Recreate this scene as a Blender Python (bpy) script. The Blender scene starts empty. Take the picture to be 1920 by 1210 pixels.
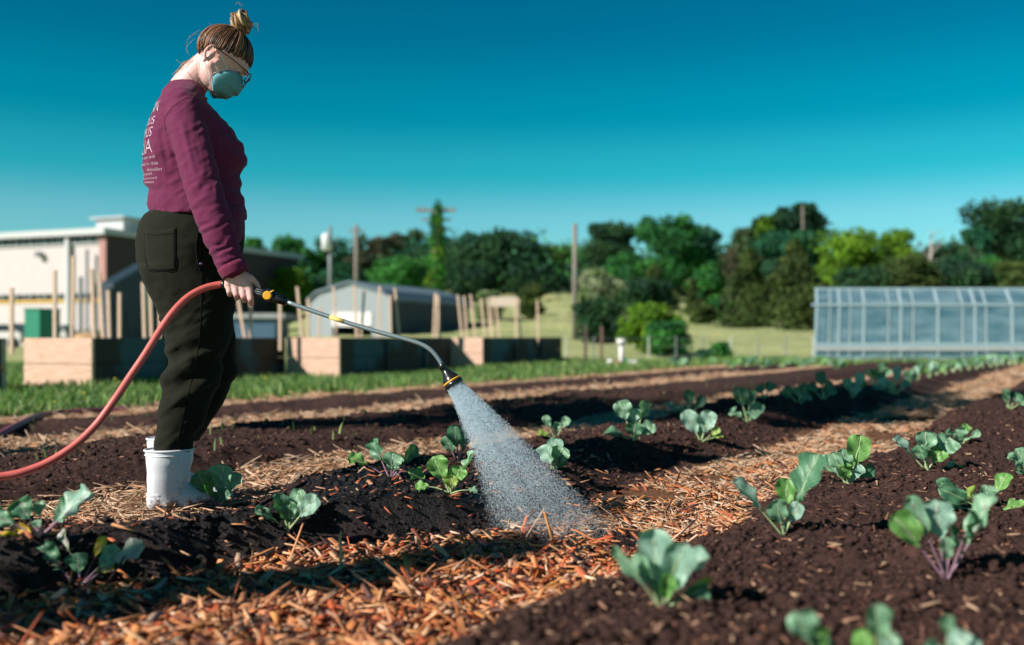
import bpy, bmesh, math, random
import numpy as np
from mathutils import Vector, Matrix
from mathutils.bvhtree import BVHTree
random.seed(5); rng = np.random.default_rng(11)
S = bpy.context.scene
COL = S.collection
F = 1867.0; HZ = 632.0; CZ = 0.6

# ---------------------------------------------------------------- camera
cd = bpy.data.cameras.new('camera'); cam = bpy.data.objects.new('camera', cd); COL.objects.link(cam)
cam.location = (0, 0, CZ); cam.rotation_euler = (math.pi/2, 0, 0)
cd.sensor_width = 36; cd.lens = 36*F/1920; cd.shift_y = 27/1920
cd.clip_start = 0.05; cd.clip_end = 3000
cd.dof.use_dof = True; cd.dof.focus_distance = 3.3; cd.dof.aperture_fstop = 1.7
S.camera = cam
# ---------------------------------------------------------------- light
ELEV = math.radians(33); SD = Vector((-.84*math.cos(ELEV), -.543*math.cos(ELEV), math.sin(ELEV))).normalized()
world = bpy.data.worlds.new('World'); S.world = world; world.use_nodes = True
wn = world.node_tree; wn.nodes.clear()
wo = wn.nodes.new('ShaderNodeOutputWorld'); wb = wn.nodes.new('ShaderNodeBackground')
sky = wn.nodes.new('ShaderNodeTexSky'); sky.sky_type = 'NISHITA'; sky.sun_disc = False
sky.sun_elevation = ELEV; sky.sun_rotation = math.atan2(SD.x, SD.y)
sky.air_density = 1.0; sky.dust_density = 0.3; sky.ozone_density = 2.0
tint = wn.nodes.new('ShaderNodeMix'); tint.data_type = 'RGBA'; tint.blend_type = 'MULTIPLY'; tint.inputs[0].default_value = 1
geo = wn.nodes.new('ShaderNodeTexCoord'); sep = wn.nodes.new('ShaderNodeSeparateXYZ')
ramp = wn.nodes.new('ShaderNodeValToRGB')
wn.links.new(geo.outputs['Generated'], sep.inputs[0]); wn.links.new(sep.outputs[2], ramp.inputs[0])
cr = ramp.color_ramp; cr.interpolation = 'EASE'
cr.elements[0].position = 0.0; cr.elements[0].color = (.74, .90, .92, 1)
cr.elements[1].position = 0.62; cr.elements[1].color = (.03, .15, .26, 1)
for p_, c_ in ((.11, (.40, .92, .90, 1)), (.165, (.06, .82, .76, 1)), (.22, (.0, .66, .66, 1)), (.30, (.0, .50, .57, 1)), (.40, (.0, .32, .43, 1))):
    e_ = cr.elements.new(p_); e_.color = c_
wn.links.new(sky.outputs[0], tint.inputs[6]); wn.links.new(ramp.outputs[0], tint.inputs[7])
wn.links.new(tint.outputs[2], wb.inputs[0]); wb.inputs[1].default_value = 0.082
wn.links.new(wb.outputs[0], wo.inputs[0])
sl = bpy.data.lights.new('sun', 'SUN'); sl.energy = 5.0; sl.angle = math.radians(.5); sl.color = (1, .92, .83)
so = bpy.data.objects.new('sun', sl); COL.objects.link(so); so.rotation_euler = (-SD).to_track_quat('-Z', 'Y').to_euler()
so.location = (-20, -8, 20)
vs = S.view_settings; vs.view_transform = 'Standard'; vs.look = 'None'; vs.exposure = 0.55; vs.gamma = 1.0; vs.use_curve_mapping = False
S.cycles.use_denoising = True

# ---------------------------------------------------------------- helpers
def W(px, py, Y):
    return Vector(((px-960)/F*Y, Y, CZ+(HZ-py)/F*Y))

def hash3(i, j, k, seed):
    n = (i*374761393 + j*668265263 + k*2147483647*3 + seed*1274126177) & 0xFFFFFFFF
    n = ((n ^ (n >> 13))*1274126177) & 0xFFFFFFFF
    n = ((n ^ (n >> 15))*2246822519) & 0xFFFFFFFF
    return ((n ^ (n >> 16)) & 0xFFFFFF)/float(0xFFFFFF)

def vnoise(x, y, z=None, seed=0):
    x = np.asarray(x, float); y = np.asarray(y, float)
    z = np.zeros_like(x) if z is None else np.asarray(z, float)
    xi = np.floor(x).astype(np.int64); yi = np.floor(y).astype(np.int64); zi = np.floor(z).astype(np.int64)
    fx = x-xi; fy = y-yi; fz = z-zi
    fx = fx*fx*(3-2*fx); fy = fy*fy*(3-2*fy); fz = fz*fz*(3-2*fz)
    r = 0
    for dz in (0, 1):
        wz = fz if dz else 1-fz
        if not np.any(wz > 0): continue
        for dx in (0, 1):
            wx = fx if dx else 1-fx
            for dy in (0, 1):
                wy = fy if dy else 1-fy
                r = r + wx*wy*wz*hash3(xi+dx, yi+dy, zi+dz, seed)
    return r*2-1

def fbm(x, y, scales, amps, seed=0):
    r = 0
    for i, (s, a) in enumerate(zip(scales, amps)):
        r = r + a*vnoise(x/s+i*17.3, y/s-i*9.1, None, seed+i)
    return r

def mesh_from(name, V, Fc, uv=None, smooth=False):
    me = bpy.data.meshes.new(name)
    V = np.asarray(V, np.float32)
    if isinstance(Fc, np.ndarray):
        n = Fc.shape[1]; m = Fc.shape[0]
        me.vertices.add(len(V)); me.vertices.foreach_set('co', V.ravel())
        me.loops.add(n*m); me.loops.foreach_set('vertex_index', Fc.astype(np.int32).ravel())
        me.polygons.add(m); me.polygons.foreach_set('loop_start', np.arange(0, n*m, n, dtype=np.int32))
        me.polygons.foreach_set('loop_total', np.full(m, n, np.int32))
        me.update(calc_edges=True); me.validate()
    else:
        me.from_pydata([tuple(v) for v in V], [], Fc); me.update()
    if smooth: me.shade_smooth()
    return me

def link(name, me, mat=None, parent=None, kind=None):
    o = bpy.data.objects.new(name, me)
    COL.objects.link(o)
    if mat is not None and me is not None:
        for mm in (mat if isinstance(mat, (list, tuple)) else [mat]):
            me.materials.append(mm)
    if parent is not None: o.parent = parent
    if kind: o['kind'] = kind
    return o

def tag(o, label, cat, group=None):
    o['label'] = label; o['category'] = cat
    if group: o['group'] = group
    return o

def empty(name, loc, label, cat, group=None, rz=0):
    o = bpy.data.objects.new(name, None); COL.objects.link(o); o.location = loc; o.rotation_euler.z = rz
    o.empty_display_size = .2
    bpy.context.view_layer.update()
    return tag(o, label, cat, group)

class MB:
    def __init__(s): s.v = []; s.f = []; s.n = 0
    def add(s, V, Fc):
        s.v.append(np.asarray(V, float).reshape(-1, 3)); s.f += [tuple(i+s.n for i in f) for f in Fc]; s.n += len(s.v[-1])
        return s
    def box(s, x0, x1, y0, y1, z0, z1, M=None):
        V = [(x, y, z) for x in (x0, x1) for y in (y0, y1) for z in (z0, z1)]
        if M is not None: V = [M @ Vector(v) for v in V]
        return s.add([tuple(v) for v in V], [(0, 1, 3, 2), (4, 6, 7, 5), (0, 4, 5, 1), (2, 3, 7, 6), (0, 2, 6, 4), (1, 5, 7, 3)])
    def hexa(s, P):   # 4 bottom + 4 top points
        return s.add([tuple(p) for p in P], [(3, 2, 1, 0), (4, 5, 6, 7), (0, 1, 5, 4), (1, 2, 6, 5), (2, 3, 7, 6), (3, 0, 4, 7)])
    def tube(s, P, R, n=8, cap=True, flat=None):
        P = [Vector(p) for p in P]
        if not hasattr(R, '__len__'): R = [R]*len(P)
        rings = []; up = None
        for i, p in enumerate(P):
            t = (P[min(i+1, len(P)-1)]-P[max(i-1, 0)]).normalized()
            if up is None:
                up = Vector((0, 0, 1)) if abs(t.z) < .9 else Vector((0, 1, 0))
            a = t.cross(up); 
            if a.length < 1e-4: a = t.cross(Vector((1, 0, 0)))
            a.normalize(); b = a.cross(t).normalized(); up = b
            rings.append([p+a*(R[i]*math.cos(2*math.pi*k/n))+b*(R[i]*math.sin(2*math.pi*k/n)) for k in range(n)])
        V = [tuple(v) for r in rings for v in r]; Fc = []
        for i in range(len(P)-1):
            for k in range(n):
                Fc.append((i*n+k, i*n+(k+1) % n, (i+1)*n+(k+1) % n, (i+1)*n+k))
        if cap: Fc += [tuple(range(n))[::-1], tuple((len(P)-1)*n+k for k in range(n))]
        return s.add(V, Fc)
    def loft(s, rings):
        n = len(rings[0]); V = [tuple(v) for r in rings for v in r]; Fc = []
        for i in range(len(rings)-1):
            for k in range(n):
                Fc.append((i*n+k, i*n+(k+1) % n, (i+1)*n+(k+1) % n, (i+1)*n+k))
        Fc += [tuple(range(n))[::-1], tuple((len(rings)-1)*n+k for k in range(n))]
        return s.add(V, Fc)
    def ball(s, c, r, M=None, nu=16, nv=10):
        r = r if hasattr(r, '__len__') else (r, r, r); V = []; Fc = []
        for i in range(1, nv):
            th = math.pi*i/nv
            for k in range(nu):
                ph = 2*math.pi*k/nu
                v = Vector((r[0]*math.sin(th)*math.cos(ph), r[1]*math.sin(th)*math.sin(ph), r[2]*math.cos(th)))
                V.append(tuple((M @ v if M is not None else v)+Vector(c)))
        for sgn in (1, -1):
            v = Vector((0, 0, sgn*r[2])); V.append(tuple((M @ v if M is not None else v)+Vector(c)))
        nn = nu*(nv-1)
        for i in range(nv-2):
            for k in range(nu):
                Fc.append((i*nu+k, (i+1)*nu+k, (i+1)*nu+(k+1) % nu, i*nu+(k+1) % nu))
        for k in range(nu):
            Fc.append((nn, k, (k+1) % nu)); Fc.append((nn+1, (nv-2)*nu+(k+1) % nu, (nv-2)*nu+k))
        return s.add(V, Fc)
    def capsule(s, P, R, n=14):
        s.tube(P, R, n)
        if not hasattr(R, '__len__'): R = [R]*len(P)
        for p, r in zip(P, R): s.ball(p, r*.995, None, n, 8)
        return s
    def mesh(s, name, smooth=False):
        return mesh_from(name, np.concatenate(s.v), s.f, smooth=smooth)
    def build(s, name, mat, parent=None, smooth=False, kind=None, world=False):
        me = s.mesh(name, smooth)
        o = link(name, me, mat, parent, kind)
        if parent is not None and world:
            me.transform(parent.matrix_world.inverted())
        return o

def crspline(pts, n):
    P = [Vector(p) for p in pts]; out = []
    P = [2*P[0]-P[1]]+P+[2*P[-1]-P[-2]]
    for i in range(1, len(P)-2):
        for k in range(n):
            t = k/n; a, b, c, d = P[i-1], P[i], P[i+1], P[i+2]
            out.append(.5*((2*b)+(c-a)*t+(2*a-5*b+4*c-d)*t*t+(3*b-a-3*c+d)*t**3))
    out.append(P[-2]); return out

def remesh(mb, voxel, smooth_it=4, smooth_f=.5, dec=None):
    me = mb.mesh('tmp'); o = bpy.data.objects.new('tmp', me); COL.objects.link(o)
    m = o.modifiers.new('r', 'REMESH'); m.mode = 'VOXEL'; m.voxel_size = voxel
    if smooth_it:
        m = o.modifiers.new('s', 'SMOOTH'); m.iterations = smooth_it; m.factor = smooth_f
    if dec:
        m = o.modifiers.new('d', 'DECIMATE'); m.ratio = dec
    dg = bpy.context.evaluated_depsgraph_get(); dg.update()
    r = bpy.data.meshes.new_from_object(o.evaluated_get(dg))
    bpy.data.objects.remove(o); r.shade_smooth(); return r

# ---------------------------------------------------------------- materials
def mat(name):
    m = bpy.data.materials.new(name); m.use_nodes = True
    nt = m.node_tree; nt.nodes.clear()
    out = nt.nodes.new('ShaderNodeOutputMaterial'); b = nt.nodes.new('ShaderNodeBsdfPrincipled')
    nt.links.new(b.outputs[0], out.inputs[0]); return m, nt, b, out
def N(nt, t, **k):
    n = nt.nodes.new(t)
    for a, v in k.items(): setattr(n, a, v)
    return n
def coords(nt, scale=(1, 1, 1), kind='Object'):
    tc = N(nt, 'ShaderNodeTexCoord'); mp = N(nt, 'ShaderNodeMapping'); mp.inputs['Scale'].default_value = scale
    nt.links.new(tc.outputs[kind], mp.inputs[0]); return mp.outputs[0]
def noise(nt, vec, scale, detail=4, rough=.6):
    n = N(nt, 'ShaderNodeTexNoise'); n.inputs['Scale'].default_value = scale; n.inputs['Detail'].default_value = detail
    n.inputs['Roughness'].default_value = rough
    if vec is not None: nt.links.new(vec, n.inputs['Vector'])
    return n.outputs['Fac']
def ramp_(nt, fac, stops):
    r = N(nt, 'ShaderNodeValToRGB'); c = r.color_ramp
    c.elements[0].position = stops[0][0]; c.elements[0].color = (*stops[0][1], 1)
    c.elements[1].position = stops[-1][0]; c.elements[1].color = (*stops[-1][1], 1)
    for p, q in stops[1:-1]: c.elements.new(p).color = (*q, 1)
    nt.links.new(fac, r.inputs[0]); return r.outputs[0]
def mixc(nt, f, a, b, bt='MIX'):
    m = N(nt, 'ShaderNodeMix'); m.data_type = 'RGBA'; m.blend_type = bt
    for s, v in ((0, f), (6, a), (7, b)):
        if isinstance(v, bpy.types.NodeSocket): nt.links.new(v, m.inputs[s])
        else: m.inputs[s].default_value = v if s == 0 else (*v, 1)
    return m.outputs[2]
def bump(nt, b, h, strength=.4, dist=.01):
    n = N(nt, 'ShaderNodeBump'); n.inputs['Strength'].default_value = strength; n.inputs['Distance'].default_value = dist
    nt.links.new(h, n.inputs['Height']); nt.links.new(n.outputs[0], b.inputs['Normal']); return n
def simple(name, col, rough=.6, var=.25, scale=30, metal=0, bmp=.15, bd=.003, vec=(1, 1, 1), kind='Object'):
    m, nt, b, o = mat(name); v = coords(nt, vec, kind); n = noise(nt, v, scale, 5)
    c = ramp_(nt, n, [(.25, tuple(x*(1-var) for x in col)), (.75, tuple(min(1, x*(1+var)) for x in col))])
    nt.links.new(c, b.inputs['Base Color']); b.inputs['Roughness'].default_value = rough; b.inputs['Metallic'].default_value = metal
    if bmp: bump(nt, b, n, bmp, bd)
    return m
def attrmat(name, rough=.8, var=.2, scale=60, trans=0, spec=.5):
    m, nt, b, o = mat(name); a = N(nt, 'ShaderNodeAttribute'); a.attribute_name = 'Col'
    n = noise(nt, coords(nt), scale, 4)
    c = mixc(nt, 1.0, a.outputs['Color'], ramp_(nt, n, [(.3, (1-var,)*3), (.7, (1+var*.0+.0,)*3)]), 'MULTIPLY')
    nt.links.new(c, b.inputs['Base Color']); b.inputs['Roughness'].default_value = rough
    b.inputs['Specular IOR Level'].default_value = spec
    if trans:
        t = N(nt, 'ShaderNodeBsdfTranslucent'); nt.links.new(c, t.inputs[0]); mx = N(nt, 'ShaderNodeMixShader'); mx.inputs[0].default_value = trans
        nt.links.new(b.outputs[0], mx.inputs[1]); nt.links.new(t.outputs[0], mx.inputs[2]); nt.links.new(mx.outputs[0], o.inputs[0])
    return m
def set_col(me, cols):   # per-face colours -> face attribute
    a = me.color_attributes.new('Col', 'FLOAT_COLOR', 'CORNER')
    tot = np.zeros(len(me.polygons), np.int32); me.polygons.foreach_get('loop_total', tot)
    c = np.repeat(np.concatenate([cols, np.ones((len(cols), 1))], 1), tot, 0)
    a.data.foreach_set('color', c.astype(np.float32).ravel())

def soil_material(name, dry, wetc, fleck, fleck_amt):
    m, nt, b, o = mat(name); v = coords(nt)
    n1 = noise(nt, v, 60, 8, .7); n2 = noise(nt, v, 260, 4, .7); n3 = noise(nt, v, 2.2, 3)
    c = ramp_(nt, n1, [(.3, tuple(x*.35 for x in dry)), (.52, dry), (.72, tuple(x*1.7 for x in dry))])
    c = mixc(nt, 1.0, c, ramp_(nt, n3, [(.3, (.8, .8, .8)), (.7, (1.2, 1.15, 1.1))]), 'MULTIPLY')
    f = ramp_(nt, n2, [(fleck_amt, (0, 0, 0)), (fleck_amt+.05, (1, 1, 1))])
    c = mixc(nt, f, c, fleck)
    a = N(nt, 'ShaderNodeAttribute'); a.attribute_name = 'wet'
    c2 = mixc(nt, a.outputs['Fac'], c, wetc)
    c2 = mixc(nt, .0, c2, c2)
    nt.links.new(c2, b.inputs['Base Color'])
    r = N(nt, 'ShaderNodeMapRange'); nt.links.new(a.outputs['Fac'], r.inputs[0]); r.inputs[3].default_value = .95; r.inputs[4].default_value = .42
    nt.links.new(r.outputs[0], b.inputs['Roughness'])
    r2 = N(nt, 'ShaderNodeMapRange'); nt.links.new(a.outputs['Fac'], r2.inputs[0]); r2.inputs[3].default_value = .15; r2.inputs[4].default_value = .28
    nt.links.new(r2.outputs[0], b.inputs['Specular IOR Level'])
    bump(nt, b, n1, .9, .012)
    return m

M = {}
M['soil'] = soil_material('garden_soil', (.060, .033, .028), (.010, .007, .008), (.26, .15, .10), .68)
M['mulch'] = soil_material('mulch_bed', (.15, .075, .040), (.02, .010, .01), (.48, .28, .16), .60)
M['straw'] = soil_material('straw_ground', (.56, .36, .23), (.05, .03, .02), (.6, .42, .28), .58)
def grass_ground():
    m, nt, b, o = mat('grass_ground'); v = coords(nt)
    n = noise(nt, v, 3.0, 8, .7); n2 = noise(nt, v, .12, 4, .6)
    c = ramp_(nt, n, [(.3, (.05, .11, .025)), (.5, (.12, .22, .05)), (.7, (.24, .32, .10))])
    c2 = ramp_(nt, n, [(.3, (.20, .26, .11)), (.5, (.34, .38, .19)), (.7, (.46, .44, .27))])
    a = N(nt, 'ShaderNodeAttribute'); a.attribute_name = 'wet'
    c = mixc(nt, a.outputs['Fac'], c, c2)
    c = mixc(nt, 1.0, c, ramp_(nt, n2, [(.35, (.8, .85, .75)), (.65, (1.15, 1.1, 1.0))]), 'MULTIPLY')
    nt.links.new(c, b.inputs['Base Color']); b.inputs['Roughness'].default_value = .95; b.inputs['Specular IOR Level'].default_value = .1
    bump(nt, b, n, .8, .05); return m
M['grass'] = grass_ground()
M['blade'] = attrmat('grass_blade', .7, .2, 5, .35)
M['chip'] = attrmat('wood_chip', .75, .35, 130)
M['leafcard'] = attrmat('tree_leaf', .8, .15, .5, .30, .15)
M['bark'] = simple('bark', (.10, .07, .05), .9, .5, 6, bmp=.6, bd=.02)
def wood(name, col, dark, knots=True, scale=1.0):
    m, nt, b, o = mat(name); v = coords(nt, (2.2*scale, 2.2*scale, 14*scale))
    n = noise(nt, v, 3, 6); v2 = coords(nt, (1, 1, 1)); n2 = noise(nt, v2, 3.2*scale, 2)
    c = ramp_(nt, n, [(.3, tuple(x*.8 for x in col)), (.7, tuple(min(1, x*1.12) for x in col))])
    f = ramp_(nt, n2, [(.60, (0, 0, 0)), (.72, (1, 1, 1))])
    c = mixc(nt, f, c, dark); nt.links.new(c, b.inputs['Base Color']); b.inputs['Roughness'].default_value = .75
    bump(nt, b, n, .3, .004); return m
M['plank'] = wood('plank_wood', (.66, .44, .33), (.52, .20, .09))
M['stake'] = wood('stake_wood', (.74, .54, .40), (.5, .32, .2))
M['rubber'] = simple('white_rubber', (.66, .70, .76), .42, .05, 20, bmp=.03)
def bootmat():
    m, nt, b, o = mat('muddy_white_rubber'); tc = N(nt, 'ShaderNodeTexCoord'); sp = N(nt, 'ShaderNodeSeparateXYZ'); nt.links.new(tc.outputs['Object'], sp.inputs[0])
    n = noise(nt, coords(nt), 30, 6, .7); n2 = noise(nt, coords(nt), 150, 2, .5); n3 = noise(nt, coords(nt), 9, 3)
    def mr(v, a, b_, c, d):
        r = N(nt, 'ShaderNodeMapRange'); nt.links.new(v, r.inputs[0])
        for i, x in enumerate((a, b_, c, d)): r.inputs[i+1].default_value = x
        return r.outputs[0]
    def mm(op, a, b_):
        q = N(nt, 'ShaderNodeMath', operation=op)
        for i, x in enumerate((a, b_)):
            if isinstance(x, (int, float)): q.inputs[i].default_value = x
            else: nt.links.new(x, q.inputs[i])
        return q.outputs[0]
    low = mr(sp.outputs[2], .0, .07, .62, .25); f = mr(mm('SUBTRACT', mm('ADD', n, low), .0), .86, 1.0, 0, 1)
    spl = mr(mm('ADD', n2, mr(sp.outputs[2], 0, .2, .08, 0)), .70, .74, 0, .8)
    f2 = mm('MAXIMUM', f, spl)
    base = ramp_(nt, n3, [(.3, (.62, .66, .72)), (.7, (.70, .73, .78))])
    c = mixc(nt, f2, base, (.16, .10, .07)); nt.links.new(c, b.inputs['Base Color']); nt.links.new(mr(f2, 0, 1, .4, .9), b.inputs['Roughness'])
    bump(nt, b, n3, .1, .01); return m
M['rubber'] = bootmat()
M['black'] = simple('black_plastic', (.012, .014, .016), .25, .2, 30, bmp=0)
M['yellow'] = simple('yellow_plastic', (.75, .36, .02), .4, .08, 30, bmp=0)
M['paleyellow'] = simple('yellow_sticker', (.75, .56, .16), .5, .1, 80, bmp=0)
M['grey_metal'] = simple('grey_coated_metal', (.19, .25, .27), .32, .08, 30, metal=.35, bmp=0)
M['hose'] = simple('coral_hose', (.56, .115, .10), .45, .12, 40, bmp=.1)
M['hose2'] = simple('purple_hose', (.20, .06, .10), .5, .2, 20, bmp=.1)
M['white'] = simple('white_paint', (.7, .68, .68), .6, .05, 3, bmp=0)
M['dark_glass'] = simple('dark_glass', (.02, .03, .04), .15, .2, 3, bmp=0)

# ---------------------------------------------------------------- terrain
RD = (0.521, 0.8535)
def to_u(x, y): return x*0.8535-y*0.521
def to_v(x, y): return x*0.521+y*0.8535
def ss(a, b, x):
    t = np.clip((x-a)/(b-a), 0, 1); return t*t*(3-2*t)
BEDS = [(-1.07, 1.3, .22, .20, .11), (-2.72, -1.66, .22, .13, .105), (-4.66, -3.28, .3, .25, .075), (-6.55, -5.42, .35, .3, .04)]
YEND = 21.5
def wob(x, y): return .07*vnoise(to_v(x, y)/.7, to_u(x, y)*0+3.3, None, 5)+.03*vnoise(to_v(x, y)/.17, to_u(x, y)*0+1.3, None, 6)
def border(x, y):
    return np.interp(to_v(x, y), [1.2, 1.5, 1.83, 2.12, 2.5, 2.85, 3.3, 3.9, 4.6], [-2.12, -2.04, -1.98, -1.88, -1.70, -1.60, -1.58, -1.66, -1.66])
def bedmask(x, y, i):
    u = to_u(x, y)+wob(x, y); a, b, wl, wr, h = BEDS[i]
    if i == 1:
        b = border(x, y); d = np.hypot((x+1.05)/.55, (y-3.1)/.42)
        wr = wr+.28*ss(3.0, 3.9, to_v(x, y))
        return ss(a, a+wl, u)*(1-ss(b-wr, b, u))*(.25+.75*ss(.45, 1.1, d))
    return ss(a, a+wl, u)*(1-ss(b-wr, b, u))
def terrain(x, y):
    z = 0*x
    t = np.clip((y-30)/110, 0, 1.1); z = z+8.6*t**1.3*ss(-26, -4, x*60/np.maximum(y, 30))
    return z
def ground_h(x, y):
    x = np.asarray(x, float); y = np.asarray(y, float)
    z = terrain(x, y)
    u = to_u(x, y)
    g = (1-ss(YEND-.5, YEND, y))*ss(-7.2, -6.9, u)
    bed = 0
    for i in range(4): bed = bed+BEDS[i][4]*bedmask(x, y, i)
    soilm = np.clip(sum(bedmask(x, y, i) for i in range(4)), 0, 1)
    near = 1-ss(9, 16, y)
    rough = fbm(x, y, (.55, .21, .085, .034, .016), (.022, .013, .009, .0045, .0045), 3)
    cl = np.maximum(0, vnoise(x/.11, y/.11, None, 21)-.45)*.045*np.abs(vnoise(x/.03, y/.03, None, 22)*1.3+.4)
    pth = fbm(x, y, (.6, .15, .04), (.012, .008, .005), 40)
    z = z+g*(bed+near*(soilm*(rough+cl)+(1-soilm)*pth))
    z = z+(1-g)*fbm(x, y, (3., .5), (.05, .02), 60)*(1+ss(30, 90, y)*4)
    # ground pressed flat where the gardener stands
    d = np.hypot((x+1.17)/.34, (y-3.5)/.2); z = z*ss(.8, 1.3, d)
    return z
def gz(x, y): return float(ground_h(np.array([x]), np.array([y]))[0])
def hit(px, py):
    dx = (px-960)/F; dz = (HZ-py)/F
    t = np.concatenate([np.arange(1.1, 12, .004), np.arange(12, 60, .03)])
    h = ground_h(dx*t, t); r = CZ+dz*t
    k = np.argmax(r <= h); 
    return Vector((dx*t[k], t[k], h[k]))

WETC = [(-.35, 3.15, .65), (.25, 2.85, .35), (-.8, 2.9, .45), (.0, 3.3, .4)]
def wet_and_shade(x, y):
    w = 0
    for a, b, r in WETC: w = np.maximum(w, 1-ss(.55, 1.15, np.hypot(x-a, y-b)/r+.15*vnoise(x/.12, y/.12, None, 9)))
    u = to_u(x, y)
    bb = border(x, y); w = np.maximum(w, ss(-.35, -.15, u-bb)*(1-ss(.02, .14, u-bb))*(1-ss(3.3, 3.9, y))*.9)  # band along the bed edge: wet soil plus painted shade of its slope
    return w
ys = np.concatenate([np.geomspace(1.15, 8, 520), np.geomspace(8, 170, 190)[1:]])
qs = np.concatenate([np.linspace(-1.3, -.57, 60)[:-1], np.linspace(-.57, .57, 640), np.linspace(.57, 1.3, 60)[1:]])
YY, QQ = np.meshgrid(ys, qs, indexing='ij'); XX = YY*QQ
ZZ = ground_h(XX, YY)
nr, nc = XX.shape
V = np.stack([XX, YY, ZZ], -1).reshape(-1, 3)
idx = np.arange(nr*nc).reshape(nr, nc)
quads = np.stack([idx[:-1, :-1], idx[:-1, 1:], idx[1:, 1:], idx[1:, :-1]], -1).reshape(-1, 4)
cx = (XX[:-1, :-1]+XX[1:, 1:]).ravel()/2; cy = (YY[:-1, :-1]+YY[1:, 1:]).ravel()/2
uu = to_u(cx, cy)+wob(cx, cy)+.05*vnoise(cx/.05, cy/.05, None, 77)
cls = np.full(len(cx), 9)
ing = (cy < YEND) & (to_u(cx, cy)+.12*vnoise(cx/.3, cy/.3, None, 70) > -7.05)
cls[ing] = 8      # edge strip
cls[ing & (uu > -6.55)] = 3
cls[ing & (uu > -5.40)] = 7
cls[ing & (uu > -4.72)] = 2
cls[ing & (uu > -3.30)] = 6
cls[ing & (uu > -2.70)] = 1
cls[ing & (uu > border(cx, cy)-.05)] = 5
cls[ing & (uu > -1.03)] = 0
def sub(name, k, m, field=False):
    f = quads[cls == k]
    if len(f) == 0: return None
    un, inv = np.unique(f, return_inverse=True)
    me = mesh_from(name, V[un], inv.reshape(-1, 4), smooth=True)
    a = me.attributes.new('wet', 'FLOAT', 'POINT')
    P = V[un]
    w = ss(13, 24, P[:, 1]) if field else wet_and_shade(P[:, 0], P[:, 1])
    a.data.foreach_set('value', w.astype(np.float32))
    return link(name, me, m, kind='structure')
for k in range(4): sub('soil_bed', k, M['soil'])
mulch_path = sub('mulch_path', 5, M['mulch'])
straw_objs = [sub('straw_path', k, M['straw']) for k in (6, 7, 8)]
sub('lawn', 9, M['grass'], True)
# wide ground sheet to the horizon
gx = np.concatenate([-np.geomspace(2500, 10, 24), np.linspace(-8, 8, 5), np.geomspace(10, 2500, 24)])
gy = np.concatenate([-np.geomspace(600, 10, 12), [0], np.geomspace(10, 2800, 34)])
GX, GY = np.meshgrid(gx, gy, indexing='ij'); GZ = terrain(GX, np.minimum(GY, 200))-.35
gi = np.arange(GX.size).reshape(GX.shape)
me = mesh_from('ground', np.stack([GX, GY, GZ], -1).reshape(-1, 3), np.stack([gi[:-1, :-1], gi[1:, :-1], gi[1:, 1:], gi[:-1, 1:]], -1).reshape(-1, 4), smooth=True)
a = me.attributes.new('wet', 'FLOAT', 'POINT'); a.data.foreach_set('value', np.ones(len(me.vertices), np.float32))
link('ground', me, M['grass'], kind='structure')

# ---------------------------------------------------------------- scattered pieces
def pts_region(n, umin, umax, ymin, ymax, power=1.0):
    out = []; tot = 0
    while tot < n:
        y = ymin+(ymax-ymin)*rng.random(n*3)**power
        q = rng.uniform(-.62, .60, n*3); x = q*y
        u = to_u(x, y)+wob(x, y); k = (u > umin) & (u < umax)
        if umin < -1.2 and umin > -2.0: k = (u > border(x, y)+.02+np.abs(rng.normal(0, .04, n*3))-.05*(y < 2.8)) & (u < umax) & (rng.random(n*3) < 1-.75*np.clip(wet_and_shade(x, y), 0, 1)*(y > 2.75)) & ((y < 3.2) | (vnoise(x/.28, y/.28, None, 91) > -.25))
        out.append(np.stack([x[k], y[k]], 1)); tot += k.sum()
    return np.concatenate(out)[:n]
BOXF = np.array([(0, 1, 3, 2), (4, 6, 7, 5), (0, 4, 5, 1), (2, 3, 7, 6), (0, 2, 6, 4), (1, 5, 7, 3)])
BOXV = np.array([(x, y, z) for x in (-1, 1) for y in (-1, 1) for z in (-1, 1)], float)
def chips(P, L, Wd, T, tilt, lift, pal, jit=.35, bent=0.):
    """irregular tapered slivers; returns verts (n,8,3), colours (n,3)"""
    n = len(P); L = L[:, None]; 
    v = np.repeat(BOXV[None], n, 0)*np.stack([L[:, 0]/2, Wd/2, T/2], -1)[:, None, :]
    v += rng.uniform(-1, 1, v.shape)*np.stack([L[:, 0]*.12, Wd*jit/2, T*.3], -1)[:, None, :]
    v[:, :4, 1] *= rng.uniform(.2, 1, (n, 1))
    th = rng.uniform(0, 2*np.pi, n); ph = rng.normal(0, 1, n)*tilt
    c, s = np.cos(ph), np.sin(ph); x, z = v[..., 0]*c[:, None]-v[..., 2]*s[:, None], v[..., 0]*s[:, None]+v[..., 2]*c[:, None]
    y = v[..., 1]; c, s = np.cos(th), np.sin(th)
    v = np.stack([x*c[:, None]-y*s[:, None], x*s[:, None]+y*c[:, None], z], -1)
    h = ground_h(P[:, 0], P[:, 1])
    v += np.stack([P[:, 0], P[:, 1], h+T*.4+np.abs(np.sin(ph))*L[:, 0]*.35+rng.random(n)*lift], -1)[:, None, :]
    pal = np.array(pal); col = pal[rng.integers(0, len(pal), n)]*rng.uniform(.65, 1.25, (n, 1))
    return v, np.clip(col, 0, .9)
def chip_stuff(name, v, col, m):
    n = len(v); Fc = (BOXF[None]+8*np.arange(n)[:, None, None]).reshape(-1, 4)
    me = mesh_from(name, v.reshape(-1, 3), Fc); set_col(me, np.repeat(col, 6, 0))
    return link(name, me, m, kind='stuff')
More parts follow.
